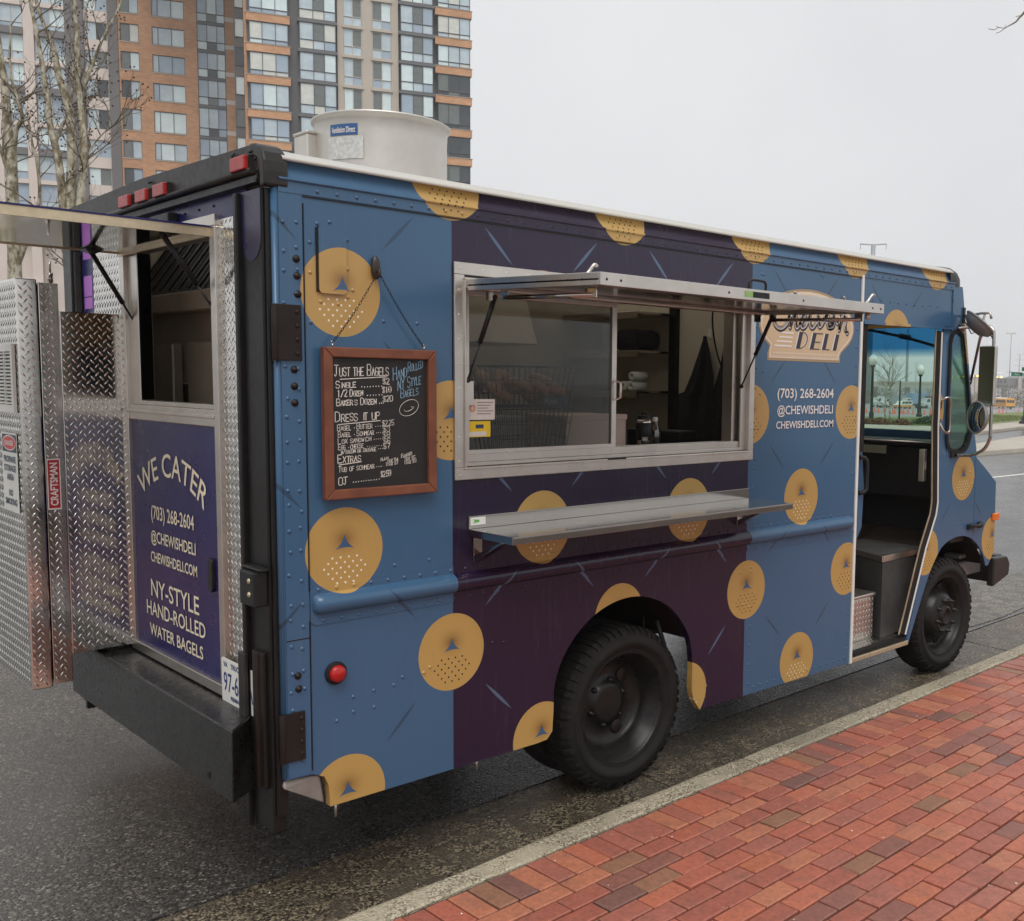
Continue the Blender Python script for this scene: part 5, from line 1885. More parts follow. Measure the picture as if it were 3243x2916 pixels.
tag(tg, 'dark card with the chalked word plain on the bagel basket', 'card')
mb = MB(); chalk(mb, 'Plain', 1.36, 1.93, .022, 0, lambda a, b: (a, .1472, b), .0018, .02, random.Random(2), .07)
mb.build('card_lettering', M['chalk'], tg, fix=False)
def simple(name, lab, cat, mb, mat, bevel=0, group=None):
    return tag(mb.build(name, mat, None, bevel=bevel), lab, cat, group)
M['card'] = plain('pinkish cardboard', (0.55, 0.42, 0.36), 0.7, var=.06)
mb = MB(); mb.box(1.62, 2.03, .30, .62, 1.665, 1.865); mb.box(1.615, 2.035, .295, .625, 1.84, 1.868)
simple('cardboard_box', 'pale cardboard box on the counter behind the sash edge', 'box', mb, M['card'], .003)
mb = MB(); mb.box(1.10, 1.52, .48, .70, 1.665, 1.86)
simple('storage_tub', 'translucent white storage tub behind the lower basket', 'tub', mb, plain('white tub', (.5, .48, .46), .5), .01)
TH = thing('travel_tumbler', 'steel and black travel tumbler standing on the counter', 'tumbler', (2.135, .27, 1.665))
mb = MB(); mb.lathe([(.0, 0), (.033, 0), (.036, .06), (.036, .07)], (0, 0, 0), 'z', 24); mb.build('base', M['steel'], TH)
mb = MB(); mb.lathe([(.037, .068), (.043, .09), (.044, .155), (.040, .16)], (0, 0, 0), 'z', 24); mb.build('sleeve', M['plastic'], TH)
mb = MB(); mb.lathe([(.041, .159), (.041, .175), (.0, .176)], (0, 0, 0), 'z', 24); mb.build('collar', M['steel'], TH)
mb = MB(); mb.lathe([(.037, .175), (.037, .195), (.03, .20), (.0, .20)], (0, 0, 0), 'z', 24); mb.tube([(0, -.02, .2), (0, .0, .215), (0, .02, .2)], .006, 6); mb.build('lid', M['plastic'], TH)
mb = MB(); put_text(mb, 'RAKO', .018, .055, lambda u, v: (-.030 + u * .72 , -.0385 - u * .0, .068 + v) , .0005); mb.build('label_lettering', M['wlet'], TH, fix=False)
BT = thing('water_bottle', 'clear plastic water bottle with a white cap beside the tumbler', 'bottle', (2.30, .35, 1.665))
mb = MB(); mb.lathe([(.0, .0), (.03, .0), (.032, .02), (.03, .06), (.033, .09), (.028, .12), (.013, .15), (.012, .165)], (0, 0, 0), 'z', 20); mb.build('body', glass('bottle plastic', (.8, .82, .82), .05, .12), BT)
mb = MB(); mb.lathe([(.014, .160), (.014, .182), (.0, .183)], (0, 0, 0), 'z', 16); mb.build('cap', M['white'], BT)
# garments on hooks on the cream partition
M['cloth'] = plain('black cloth', (0.012, 0.012, 0.013), 0.85, var=.4, vs_=12, bmp=.4, bs=40)
def garment(pts_l, pts_r, x, name, lab):
    """hung cloth: rows from the hook down, gathered folds"""
    n, mrows = 22, len(pts_l)
    vs_, fs_ = [], []
    rg = random.Random(len(lab))
    ph = [rg.uniform(0, 6) for _ in range(4)]
    for side in (0, 1):
        for i in range(mrows):
            (ya, z), (yb_, _) = pts_l[i], pts_r[i]
            for k in range(n):
                s_ = k / (n - 1)
                y = ya + (yb_ - ya) * s_
                d = (.05 + .03 * math.sin(9 * s_ * math.pi / 2 + ph[0] + i * .3) + .015 * math.sin(21 * s_ + ph[1])) * (i / (mrows - 1) * .9 + .25) * math.sin(math.pi * min(max(s_, .04), .96))
                vs_.append((x - d * (1 if side == 0 else -.05), y, z + .006 * math.sin(7 * s_ + i)))
    for side in (0, 1):
        o_ = side * n * mrows
        for i in range(mrows - 1):
            for k in range(n - 1):
                fs_.append((o_ + i * n + k, o_ + i * n + k + 1, o_ + (i + 1) * n + k + 1, o_ + (i + 1) * n + k))
    q = n * mrows
    for i in range(mrows - 1):
        for k in (0, n - 1):
            fs_.append((i * n + k, (i + 1) * n + k, q + (i + 1) * n + k, q + i * n + k))
    mb = MB(); mb.add(vs_, fs_, True)
    return tag(mb.build(name, M['cloth'], None), lab, name)
garment([(1.14, 2.35), (1.19, 2.22), (1.25, 2.08), (1.31, 1.97), (1.40, 1.95), (1.42, 1.75), (1.46, 1.60)], [(1.12, 2.35), (1.08, 2.22), (1.05, 2.08), (1.04, 1.97), (1.03, 1.9), (1.02, 1.75), (1.0, 1.60)], 3.58, 'apron', 'black apron hung from a peak on the cream partition')
garment([(.90, 2.50), (.92, 2.38), (.95, 2.24), (.97, 2.15), (1.02, 2.0), (1.03, 1.8), (1.03, 1.6)], [(.88, 2.50), (.86, 2.38), (.85, 2.24), (.80, 2.15), (.76, 2.0), (.74, 1.8), (.74, 1.6)], 3.56, 'jacket', 'black jacket hung beside the apron at the partition')
for (y, z) in ((1.13, 2.37), (.89, 2.53)):
    mb = MB(); mb.box(3.625, 3.64, y - .012, y + .012, z - .03, z + .03); mb.tube([(3.63, y, z - .02), (3.60, y, z - .03), (3.595, y, z - .01)], .004, 6)
    tag(mb.build('coat_hook', M['white'], None), 'small white hook above the %s on the cream partition' % ('apron' if y > 1 else 'jacket'), 'hook')
mb = MB(); mb.tube(smooth_line([(3.5, .98, 2.76), (3.5, 1.0, 2.45), (3.5, .96, 2.25), (3.5, .90, 2.1), (3.5, .88, 1.9), (3.5, .95, 1.75)], 5), .006, 6)
simple('power_cable', 'thin black cable hanging from the kitchen ceiling', 'cable', mb, M['plastic'])
mb = MB(); mb.box(2.58, 2.72, .42, .86, 1.662, 1.76)
simple('till', 'low black till box on the counter at the window end', 'till', mb, M['plastic'], .01)
for (y, z, w_) in ((1.585, 2.007, 'lower right'), (1.575, 2.073, 'upper'), (1.66, 2.007, 'lower left')):
    mb = MB(); mb.lathe([(.010, 0), (.033, 0), (.033, .13), (.010, .13)], (3.32, y, z), 'x', 20, closed=True)
    tag(mb.build('paper_roll', plain('paper', (.66, .68, .62), .8), None), 'white paper roll on the kitchen shelf, %s of three' % w_, 'paper roll')
mb = MB(); mb.box(3.33, 3.6, 1.55, 1.8, 2.254, 2.40); simple('dark_bundle', 'dark cloth bundle on the middle kitchen shelf', 'bundle', mb, M['cloth'], .05)
# notices stuck to the pane
mb = MB(); mb.box(.846, .985, .0325, .0335, 1.868, 1.955)
nt1 = simple('notice', 'white permit notice with an orange seal on the pane', 'notice', mb, plain('paper notice', (.62, .56, .52), .7))
mb = MB(); mb.lathe([(.010, 0), (.016, 0)], (.868, .0318, 1.918), 'y', 18); mb.build('notice_seal', plain('orange print', (.6, .2, .06), .6), nt1)
mb = MB()
for k in range(5):
    mb.box(.892, .975 - .012 * (k % 3), .0314, .0318, 1.94 - .012 * k, 1.943 - .012 * k)
mb.build('notice_print', plain('grey print', (.2, .18, .18), .7), nt1, kind='stuff')
mb = MB(); mb.box(.848, .962, .0325, .0335, 1.795, 1.862)
nt2 = simple('sticker', 'yellow sticker with a blue panel low on the pane', 'sticker', mb, plain('yellow sticker', (.68, .47, .02), .6))
mb = MB(); mb.box(.885, .925, .0315, .0322, 1.832, 1.848); mb.build('sticker_panel', M['navy'], nt2)
mb = MB(); mb.box(.852, .94, .0315, .0322, 1.799, 1.818); mb.build('sticker_strip', plain('pale strip', (.6, .55, .5), .6), nt2)
# ================================================================ apartment buildings behind
def m_facebrick(name, col):
    mt, t, b = new_mat(name)
    vec, X, Y, Z = coords(t)
    br = t.nodes.new('ShaderNodeTexBrick')
    mp = t.nodes.new('ShaderNodeMapping')
    mp.inputs['Rotation'].default_value = (math.pi / 2, 0, 0)
    t.links.new(vec, mp.inputs[0])
    t.links.new(mp.outputs[0], br.inputs['Vector'])
    br.inputs['Scale'].default_value = 1.0
    br.inputs['Brick Width'].default_value = 0.45
    br.inputs['Row Height'].default_value = 0.15
    br.inputs['Mortar Size'].default_value = 0.012
    br.inputs['Color1'].default_value = (*col, 1)
    br.inputs['Color2'].default_value = (col[0] * .84, col[1] * .78, col[2] * .74, 1)
    br.inputs['Mortar'].default_value = (col[0] * .8, col[1] * .85, col[2] * .95, 1)
    n = noise(t, vec, 0.35, 5, .6)
    t.links.new(mixc(t, 1.0, br.outputs[0], ramp(t, n, [(.3, (.85,) * 3), (.7, (1.12,) * 3)]), 'MULTIPLY'), b.inputs['Base Color'])
    b.inputs['Roughness'].default_value = .85
    return mt
M['fbrick'] = m_facebrick('orange face brick', (.60, .335, .185))
M['fgrey'] = plain('charcoal cladding', (.135, .132, .138), .6, var=.1, vs_=.4)
M['fmid'] = plain('grey spandrel', (.16, .15, .15), .7, var=.1, vs_=.4)
M['fbeige'] = plain('beige precast', (.47, .41, .345), .8, var=.08, vs_=.4)
M['fpink'] = plain('pale pink precast', (.66, .57, .51), .8, var=.08, vs_=.4)
M['frame_d'] = plain('dark window frame', (.085, .085, .09), .45, var=.1)
M['frame_l'] = plain('pale window frame', (.52, .47, .41), .5, var=.1)
PANES = [plain('pane with pale blind', (.66, .77, .78), .12, var=.1, vs_=.9), plain('pane with sheer curtain', (.48, .57, .62), .1, var=.14, vs_=1.2), plain('pane coloured as reflected cloud', (.34, .42, .50), .06, var=.12, vs_=.7),  # the blue-grey pane has its sky reflection put into the base colour
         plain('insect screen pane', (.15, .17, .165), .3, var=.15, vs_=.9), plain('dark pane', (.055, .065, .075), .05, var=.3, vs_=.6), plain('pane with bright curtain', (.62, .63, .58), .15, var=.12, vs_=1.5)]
rgw = random.Random(21)
_wc = {}
def window(par, u0, z0, w, h, d, cols, low, fmat, pick, deep=.12):
    """frame with mullions and a low transom; every pane a sheet of its own"""
    key = (round(w, 2), round(h, 2), tuple(cols), low, fmat.name)
    f = .055
    cs = [0.0]
    for c in cols:
        cs.append(cs[-1] + c)
    xs_ = [c / cs[-1] * w for c in cs]
    if key not in _wc:
        mb = MB()
        mb.box(0, w, -.05, deep, 0, f); mb.box(0, w, -.05, deep, h - f, h)
        for i, x in enumerate(xs_):
            a = min(max(x - f / 2 * (1 if 0 < i < len(xs_) - 1 else 2), 0), w - f)
            mb.box(a, a + f, -.045, deep, f, h - f)
        if low:
            mb.box(f, w - f, -.04, deep, low, low + f)
        pm = []
        for a, b in zip(xs_, xs_[1:]):
            for (q0, q1) in (((0, low), (low, h)) if low else ((0, h),)):
                p = MB(); p.box(a + f * .4, b - f * .4, .03, .05, q0 + f * .4, q1 - f * .4)
                pm.append(p)
        _wc[key] = (mb.mesh('window', fmat), pm, {})
    fm, pm, cache = _wc[key]
    wo = link_mesh('window', fm, par, (u0, d, z0))
    for i, p in enumerate(pm):
        k = pick(i)
        if (i, k) not in cache:
            cache[(i, k)] = p.mesh('pane', PANES[k])
        link_mesh('pane', cache[(i, k)], wo)
    return wo
SILL = [16.4, 19.35, 22.3, 25.2, 28.13, 31.43, 34.39, 37.27, 40.21, 43.1, 46.0]
AZ = R(-24)
AP = thing('apartment_tower', 'orange brick apartment tower with charcoal bays beyond the van', 'building', (40.696, 113.423, 0), AZ)
def bpart(name, mat, par, *boxes):
    mb = MB()
    for b in boxes:
        mb.box(*b)
    return mb.build(name, mat, par)
def pk(*opts):
    return lambda i: rgw.choice(opts)
TOP = 49.0
# main block: brick with two window columns, a glazed bay, a pier
cols_a = [(-3.02, -1.22), (.05, 3.23)]
us = [-3.2] + [x for c in cols_a for x in c] + [4.48]
for a, b in ((-3.2, -3.02), (-1.22, .05), (3.23, 4.48)):
    bpart('brick_pier', M['fbrick'], AP, (a, b, 0, .5, 0, TOP))
for (a, b) in cols_a:
    prev = 0.0
    for s_ in SILL + [None]:
        top = (s_ if s_ is not None else TOP)
        bpart('brick_spandrel', M['fbrick'], AP, (a, b, .0, .5, prev, top))
        if s_ is None:
            break
        h = 2.2 if abs(s_ - 28.13) < .1 else 1.82
        if a < -2:
            window(AP, a, s_, b - a, h, .12, (1, 1), 0, M['frame_d'], lambda i: rgw.choice((3, 3, 4)) if i == 0 else rgw.choice((0, 1, 2, 5)))
        else:
            window(AP, a, s_, b - a, h, .12, (.55, 1.25, 1.2), 0, M['frame_d'], pk(0, 1, 1, 2, 0))
        bpart('window_sill', M['fbeige'], AP, (a - .05, b + .05, -.06, 0, s_ - .12, s_ - .02))
        prev = s_ + h
bpart('bay_core', M['fgrey'], AP, (4.6, 7.25, .15, .5, 0, TOP))
for s_, n_ in zip(SILL, SILL[1:] + [TOP]):
    window(AP, 4.5, s_, 2.8, n_ - s_ - .28, -.1, (1, 1, .85), .85, M['frame_d'], lambda i: (rgw.choice((0, 1)), rgw.choice((2, 1)), 3 if rgw.random() < .7 else 4)[i % 3] if i < 4 else rgw.choice((0, 1, 2)))
    bpart('bay_band', M['fgrey'], AP, (4.48, 7.32, -.16, .15, n_ - .28, n_ - .02))
bpart('brick_pier', M['fbrick'], AP, (7.32, 8.25, -.1, .5, 0, TOP))
for s_ in SILL:
    bpart('pale_band', M['fpink'], AP, (7.31, 8.26, -.12, -.1, s_ + .3, s_ + .75))
bpart('recess_wall', M['fgrey'], AP, (8.25, 9.6, -6.0, -5.6, 0, TOP))
for s_ in SILL[::1]:
    window(AP, 8.32, s_, .9, 1.9, -6.05, (1,), 0, M['frame_d'], pk(3, 4, 0))
# wing standing forward
W0 = -14.51
bpart('wing_core', M['fgrey'], AP, (9.45, 31.4, W0 + .75, -.5, 0, TOP))
bpart('wing_return', M['fbrick'], AP, (9.2, 9.45, W0 + .8, -6.1, 0, TOP))
for i, (s_, n_) in enumerate(zip(SILL, SILL[1:] + [TOP])):
    wh = n_ - s_ - .78
    for (a, b) in ((9.41, 13.45), (27.68, 31.5)):
        bpart('brick_band', M['fbrick'], AP, (a, b, W0 - .05, W0 + .75, s_ - .78, s_ - .05))
        bpart('band_coping', M['fbeige'], AP, (a - .06, b + .06, W0 - .1, W0 + .7, s_ - .05, s_))
        dark = a > 20 and 20 < s_ < 32
        window(AP, a + .28, s_ + .02, b - a - .45, wh - .04, W0 + .06, (1.1, 1.15, 1.1), .42, M['frame_d'], (pk(4, 4, 3) if dark else pk(0, 1, 1, 2, 5)))
    for (a, b) in ((14.27, 17.84), (24.1, 27.5)):
        bpart('bay_band', M['fgrey'], AP, (a - .12, b + .12, W0 - .2, W0 + .75, s_ - .3, s_ - .02))
        window(AP, a + .05, s_, b - a - .1, n_ - s_ - .32, W0 - .1, (1.25, 1, 1.05), .88, M['frame_d'], lambda i: 3 if i == 3 else rgw.choice((0, 1, 1, 5, 2)))
    for (a, b) in ((18.57, 20.33), (21.38, 23.24)):
        bpart('beige_sill', M['fbeige'], AP, (a - .15, b + .15, W0 + .1, W0 + .55, s_ - .28, s_ - .02))
        window(AP, a, s_, b - a, n_ - s_ - .32, W0 + .3, (1, 1), .85, M['frame_l'], (lambda i, q=a: (rgw.choice((0, 1)) if (i < 2) == (q < 20) else 3) if i % 2 else rgw.choice((1, 2))))
for (a, b) in ((17.96, 18.55), (20.35, 21.36), (23.26, 23.97)):
    bpart('beige_pier', M['fbeige'], AP, (a, b, W0 + .25, W0 + .75, 0, TOP))
bpart('roof_slab', M['fgrey'], AP, (-3.2, 31.5, W0, 14, TOP, TOP + .6))
bpart('rear_mass', M['fbrick'], AP, (-3.2, 31.3, .52, 14, 0, TOP - .02))
# paler block adjoining on the left
PB = thing('apartment_block', 'pale block with grey piers and bands left of the brick tower', 'building', (40.696, 113.423, 0), AZ)
bpart('rear_wall', M['fpink'], PB, (-34, -3.25, 1.2, 14, 0, TOP - 1))
bpart('grey_pier', M['fmid'], PB, (-4.2, -3.22, -.1, 1.2, 0, TOP - 1))
bpart('grey_pier', M['fmid'], PB, (-8.2, -6.45, .0, 1.2, 0, TOP - 1))
bpart('pink_pier', M['fpink'], PB, (-12.0, -11.05, .1, 1.2, 0, TOP - 1))
bpart('pink_pier', M['fpink'], PB, (-15.2, -14.2, .1, 1.2, 0, TOP - 1))
bpart('grey_pier', M['fmid'], PB, (-18.5, -16.5, .0, 1.2, 0, TOP - 1))
for i, (s_, n_) in enumerate(zip(SILL, SILL[1:] + [TOP])):
    h = n_ - s_
    window(PB, -6.4, s_ - .2, 2.15, h * .62, .35, (1, 1), 0, M['frame_l'], lambda q: rgw.choice((0, 1)) if q == 0 else rgw.choice((3, 4, 2)))
    bpart('pale_spandrel', M['fpink'], PB, (-6.44, -4.21, .2, 1.2, s_ - .2 + h * .62, n_ - .22))
    for (a, b) in ((-11.03, -8.22), (-14.18, -12.02)):
        window(PB, a + .02, s_ - .1, b - a - .04, h - .45, .4, (1, 1), .8, M['frame_l'], pk(0, 1, 2, 2, 1))
        bpart('pale_spandrel', M['fpink'] if i % 2 else M['fmid'], PB, (a, b, .15 if i % 2 else -.02, 1.2, n_ - .53, n_ - .12 + (.3 if i % 2 == 0 else 0)))

# ================================================================ bare trees
def m_bark(name, a, b_, c):
    mt, t, b = new_mat(name)
    vec, X, Y, Z = coords(t)
    mp = t.nodes.new('ShaderNodeMapping')
    mp.inputs['Scale'].default_value = (1, 1, .55)
    t.links.new(vec, mp.inputs[0])
    n1 = noise(t, mp.outputs[0], 9, 4, .6)
    n2 = noise(t, mp.outputs[0], 30, 3)
    col = ramp(t, n1, [(.3, c), (.45, b_), (.58, a), (.75, a)])
    col = mixc(t, 1.0, col, ramp(t, n2, [(.3, (.7,) * 3), (.7, (1.15,) * 3)]), 'MULTIPLY')
    t.links.new(col, b.inputs['Base Color'])
    b.inputs['Roughness'].default_value = .85
    bump(t, b, n2, .5, .02)
    return mt
M['bark'] = m_bark('mottled plane bark', (.50, .46, .36), (.26, .22, .14), (.10, .075, .045))
M['twig'] = plain('twig bark', (.15, .115, .075), .85, var=.3, vs_=8)
M['seed'] = plain('seed balls', (.045, .028, .02), .9)
VD = Vector((.29, .96, 0)).normalized()
def tree(name, lab, limbs, radii, nsub, seed, group, ground, seeds=True):
    rg = random.Random(seed)
    mb, tw, sd_ = MB(), MB(), MB()
    base = Vector(ground)
    root = thing(name, lab, 'tree', ground, 0, group)
    def spawn(p, d, L, r, lv):
        d = d.normalized()
        pts = [p]
        q = p.copy()
        n = 4
        for i in range(n):
            d = (d + Vector((rg.uniform(-1, 1), rg.uniform(-1, 1), rg.uniform(-.5, .9))) * .28).normalized()
            q = q + d * L / n
            pts.append(q.copy())
            if lv > 0 and i > 0:
                for _ in range(2 if lv == 2 else 1):
                    if rg.random() < .8:
                        spawn(q, d + Vector((rg.uniform(-1, 1), rg.uniform(-1, 1), rg.uniform(-.4, .8))) * .9, L * rg.uniform(.35, .6), r * .5, lv - 1)
        tw.tube([x - base for x in pts], [r * (1 - .75 * i / n) for i in range(n + 1)], 4 if lv else 3, cap=False)
        if seeds and rg.random() < .35:
            c = pts[-1] - base + Vector((0, 0, -.05))
            sd_.sphere(c, .02, 5, 4)
    for (pts, (r0, r1)) in zip(limbs, radii):
        off = rg.uniform(-.6, .6)
        pv = [Vector(p) for p in pts]
        if len(pv) > 3 and pv[0].z > .5:
            pv = [p + VD * off * (i / (len(pv) - 1)) for i, p in enumerate(pv)]
        P = [Vector(p) for p in smooth_line([tuple(p) for p in pv], 4)]
        n = len(P)
        mb.tube([p - base for p in P], [r0 + (r1 - r0) * i / (n - 1) + rg.uniform(-.004, .004) for i in range(n)], 9, cap=False)
        if pts[0][2] < .5:
            continue
        for k in range(nsub):
            f = rg.uniform(.05, 1) * (n - 1)
            i = min(int(f), n - 2)
            p = P[i].lerp(P[i + 1], f - i)
            ax = (P[i + 1] - P[i]).normalized()
            side = Vector((rg.uniform(-1, 1), rg.uniform(-1, 1), rg.uniform(-.1, .7)))
            spawn(p, side + ax * .35, rg.uniform(.5, 1.25), rg.uniform(.010, .02), 2)
    mb.build('trunk', M['bark'], root, fix=False)
    tw.build('crown', M['twig'], root, fix=False)
    if seeds and sd_.v:
        sd_.build('seed_balls', M['seed'], root, kind='stuff', fix=False)
    return root
tree('plane_tree', 'bare plane tree with pale mottled limbs in front of the brick tower',
     [[(5.35, 21.1, 0), (5.4, 21.1, 2.0), (5.42, 21.1, 3.6), (5.44, 21.06, 5.64), (5.54, 21.13, 6.85), (5.53, 21.26, 7.78), (5.42, 21.46, 8.45), (5.38, 21.57, 8.99), (5.24, 21.79, 9.63), (5.14, 21.97, 10.22)],
      [(5.42, 21.1, 3.4), (5.36, 21.15, 4.6), (5.33, 21.18, 5.66), (5.32, 21.32, 6.58), (5.23, 21.51, 7.38), (5.23, 21.57, 7.83), (5.18, 21.73, 8.72), (5.13, 21.87, 9.39), (5.07, 22.01, 10.0)],
      [(5.42, 21.1, 3.3), (5.5, 21.0, 4.4), (5.59, 20.91, 5.59), (5.71, 20.95, 6.72), (5.73, 21.04, 7.57), (5.71, 21.15, 8.24), (5.74, 21.21, 8.99), (5.75, 21.31, 9.8), (5.76, 21.37, 10.4)],
      [(5.72, 21.1, 7.9), (5.86, 21.02, 8.46), (5.98, 20.95, 8.81), (6.16, 20.84, 9.35), (6.4, 20.68, 9.92), (6.54, 20.59, 10.4)],
      [(5.26, 21.42, 6.9), (5.4, 21.33, 7.33), (5.54, 21.25, 7.73), (5.62, 21.2, 8.3), (5.66, 21.2, 9.2)],
      [(5.70, 20.95, 6.6), (5.9, 20.9, 7.0), (6.1, 20.8, 7.3), (6.3, 20.7, 7.5)]],
     [(.15, .03), (.10, .03), (.105, .03), (.05, .015), (.04, .015), (.02, .006)], 12, 3, 'bare trees by the buildings', (5.35, 21.1, 0))
tree('plane_tree', 'bare plane tree at the left edge with rough brown stem',
     [[(4.4, 21.9, 0), (4.5, 21.95, 2.5), (4.55, 21.95, 4.4), (4.56, 21.95, 5.73), (4.6, 22.03, 6.56), (4.58, 22.15, 7.37), (4.59, 22.25, 8.17), (4.56, 22.36, 8.76), (4.54, 22.46, 9.37), (4.5, 22.5, 10.2)],
      [(4.62, 22.03, 6.5), (4.7, 22.01, 7.21), (4.82, 21.94, 7.5), (4.76, 22.04, 7.9), (4.7, 22.18, 8.44), (4.75, 22.2, 9.4)],
      [(4.53, 22.1, 6.4), (4.45, 22.21, 6.83), (4.37, 22.32, 7.09), (4.2, 22.5, 7.8)],
      [(4.55, 21.95, 4.2), (4.8, 21.75, 5.0), (4.98, 21.54, 5.77), (4.99, 21.64, 6.57), (4.95, 21.72, 6.89), (4.92, 21.81, 7.37)]],
     [(.17, .03), (.06, .015), (.05, .015), (.05, .012)], 12, 8, 'bare trees by the buildings', (4.4, 21.9, 0))
# twig reaching in at the top right from a street tree outside the picture
tree('street_tree', 'slender street tree whose bare twig tip shows at top right', [[(5.9, -.75, .1), (5.92, -.76, 2.0), (5.9, -.74, 3.6), (5.88, -.72, 4.9), (5.9, -.7, 5.6)], [(5.9, -.7, 5.5), (6.0, -.75, 6.2), (6.05, -.7, 6.9), (6.0, -.6, 7.6)], [(5.9, -.71, 5.4), (6.3, -1.0, 6.0), (6.6, -1.3, 6.6), (6.7, -1.4, 7.3)], [(5.9, -.71, 5.5), (5.7, -.5, 6.2), (5.5, -.4, 7.0), (5.45, -.3, 7.8)]], [(.05, .03), (.025, .008), (.022, .006), (.022, .006)], 9, 4, None, (5.9, -.75, .1), False)
tt = [o for o in bpy.data.objects if o.name.startswith('street_tree')][0]
mb = MB()
def rel(L):
    return [Vector(p) - Vector((5.9, -.75, .1)) for p in L]
mb.tube(rel(smooth_line([(5.9, -.73, 4.35), (5.6, -.45, 4.55), (5.36, -.23, 4.61), (5.30, -.18, 4.57), (5.27, -.16, 4.53), (5.23, -.13, 4.50), (5.21, -.11, 4.483)], 4)), [.012 - .0004 * i for i in range(25)], 6)
for L in ([(5.21, -.11, 4.483), (5.18, -.08, 4.488), (5.16, -.06, 4.472), (5.13, -.03, 4.478)], [(5.21, -.11, 4.483), (5.19, -.09, 4.46), (5.17, -.07, 4.45)], [(5.21, -.11, 4.483), (5.22, -.11, 4.505)], [(5.18, -.08, 4.488), (5.17, -.07, 4.495)], [(5.30, -.18, 4.575), (5.275, -.155, 4.565)]):
    mb.tube(rel(L), .0022, 5)
mb.build('branch', M['twig'], tt)

# ================================================================ across the junction
M['post'] = plain('dark green black post', (.014, .018, .017), .45, var=.2)
M['globe'] = plain('frosted globe', (.78, .78, .74), .35, var=.05)
M['galv'] = plain('galvanised steel', (.30, .31, .32), .5, .3, var=.1, vs_=.5)
M['cone'] = plain('orange cone', (.62, .10, .03), .55, var=.1)
def lamp_post(loc, h, lab):
    L = thing('street_lamp', lab, 'street lamp', loc, 0, 'globe lamps on the grass')
    mb = MB(); mb.lathe([(.16, 0), (.16, .12), (.11, .18), (.12, .5), (.075, .6), (.06, h * .6), (.055, h - .62), (.11, h - .60), (.12, h - .52), (.05, h - .5)], (0, 0, 0), 'z', 12); mb.build('post', M['post'], L)
    mb = MB(); mb.lathe([(.13, h - .52), (.20, h - .42), (.22, h - .28), (.20, h - .14), (.10, h - .04), (.03, h), (0, h + .02)], (0, 0, 0), 'z', 16); mb.build('globe', M['globe'], L)
lamp_post((41.84, 23.96, .15), 3.35, 'globe street lamp seen through the windscreen, nearer to the door post')
lamp_post((49.4, 25.68, .3), 2.85, 'globe street lamp seen through the windscreen, nearer to the front pillar')
def pole(name, lab, cat, pts, r, mat, extra=()):
    P = thing(name, lab, cat, pts[0])
    b0 = Vector(pts[0])
    mb = MB(); mb.tube([Vector(p) - b0 for p in pts], r, 8); mb.build('mast', mat, P)
    return P
def pylon(x, y, z0, h, w, az, lab, arms=3):
    P = thing('power_pylon', lab, 'pylon', (x, y, z0), az, 'power line pylons')
    mb = MB(); mb.tube([(0, 0, 0), (0, 0, h)], [w / 2, w * .36], 10); mb.build('mast', M['galv'], P)
    for k in range(arms):
        z = h - .2 - k * h * .135
        mb = MB(); L = w * (2.6 if k else 2.1)
        mb.tube([(-L, 0, z + .3), (0, 0, z), (L, 0, z + .3)], w * .1, 6)
        for s_ in (-1, 1):
            mb.tube([(s_ * L * .97, 0, z + .3), (s_ * L * .97, 0, z - w * .7)], w * .05, 5)
        mb.build('cross_arm', M['galv'], P)
pylon(286, 179.5, -4, 50.8, 2.0, R(-50), 'nearest power line mast, its head above the van roof', 5)
pylon(402, 234, -4, 37, 1.3, R(-55), 'second power line mast behind the windscreen')
pylon(629, 360.5, -4, 22, .8, R(-55), 'smallest power line mast, far behind the windscreen')
pylon(632, 289, -4, 26.6, 1.0, R(-55), 'power line mast beyond the tall mirror')
P = pole('light_mast', 'tall thin floodlight mast right of the van mirror', 'light mast', [(269.6, 124.4, -4), (269.6, 124.4, 16.4)], [.16, .09], M['galv'])
mb = MB(); mb.box(-.2, .2, -1.3, 1.3, 20.3, 20.5)
for k in (-1.1, -.4, .4, 1.1):
    mb.box(-.3, .3, k - .25, k + .25, 20.45, 20.75)
mb.build('lamp_bar', M['globe'], P)
# green street sign on a black post at the right edge
P = thing('sign_post', 'thick black post with flared base at the right edge', 'post', (49.22, 19.5, .15))
mb = MB(); mb.lathe([(.34, 0), (.34, .1), (.24, .16), (.22, .3), (.15, .4), (.14, 3.2), (.13, 7.0)], (0, 0, 0), 'z', 16); mb.build('shaft', M['post'], P)
M['sgreen'] = plain('sign green', (.01, .16, .085), .5, var=.05)
sgx = Vector((.66, -.75, 0)).normalized()
def sign_pl(lab, c, w, h, tx):
    mb = MB()
    c = Vector(c)
    nrm = Vector((sgx.y, -sgx.x, 0))
    nrm = nrm if nrm.dot(CAM - c) > 0 else -nrm
    Q = lambda u, v, d: tuple(c + sgx * u + Vector((0, 0, v)) + nrm * d)
    mb.hexa([Q(-w / 2, -h / 2, -.01), Q(w / 2, -h / 2, -.01), Q(w / 2, -h / 2, .01), Q(-w / 2, -h / 2, .01), Q(-w / 2, h / 2, -.01), Q(w / 2, h / 2, -.01), Q(w / 2, h / 2, .01), Q(-w / 2, h / 2, .01)])
    o = tag(mb.build('street_sign', M['sgreen'], None), lab, 'sign', 'street name signs')
    mb = MB(); put_text(mb, tx, h * .5, 0, lambda u, v: Q(u, v - h * .25, .013)); mb.build('sign_lettering', M['wlet'], o, fix=False)
sign_pl('green street name sign reading Port', (49.12, 20.05, 2.66), .56, .19, 'Port')
sign_pl('upper green street sign cut by the right edge', (49.3, 19.62, 2.92), .5, .2, 'St')
mb = MB(); mb.tube([(45.0, 24.3, .15), (45.0, 24.3, 2.25)], .045, 8)
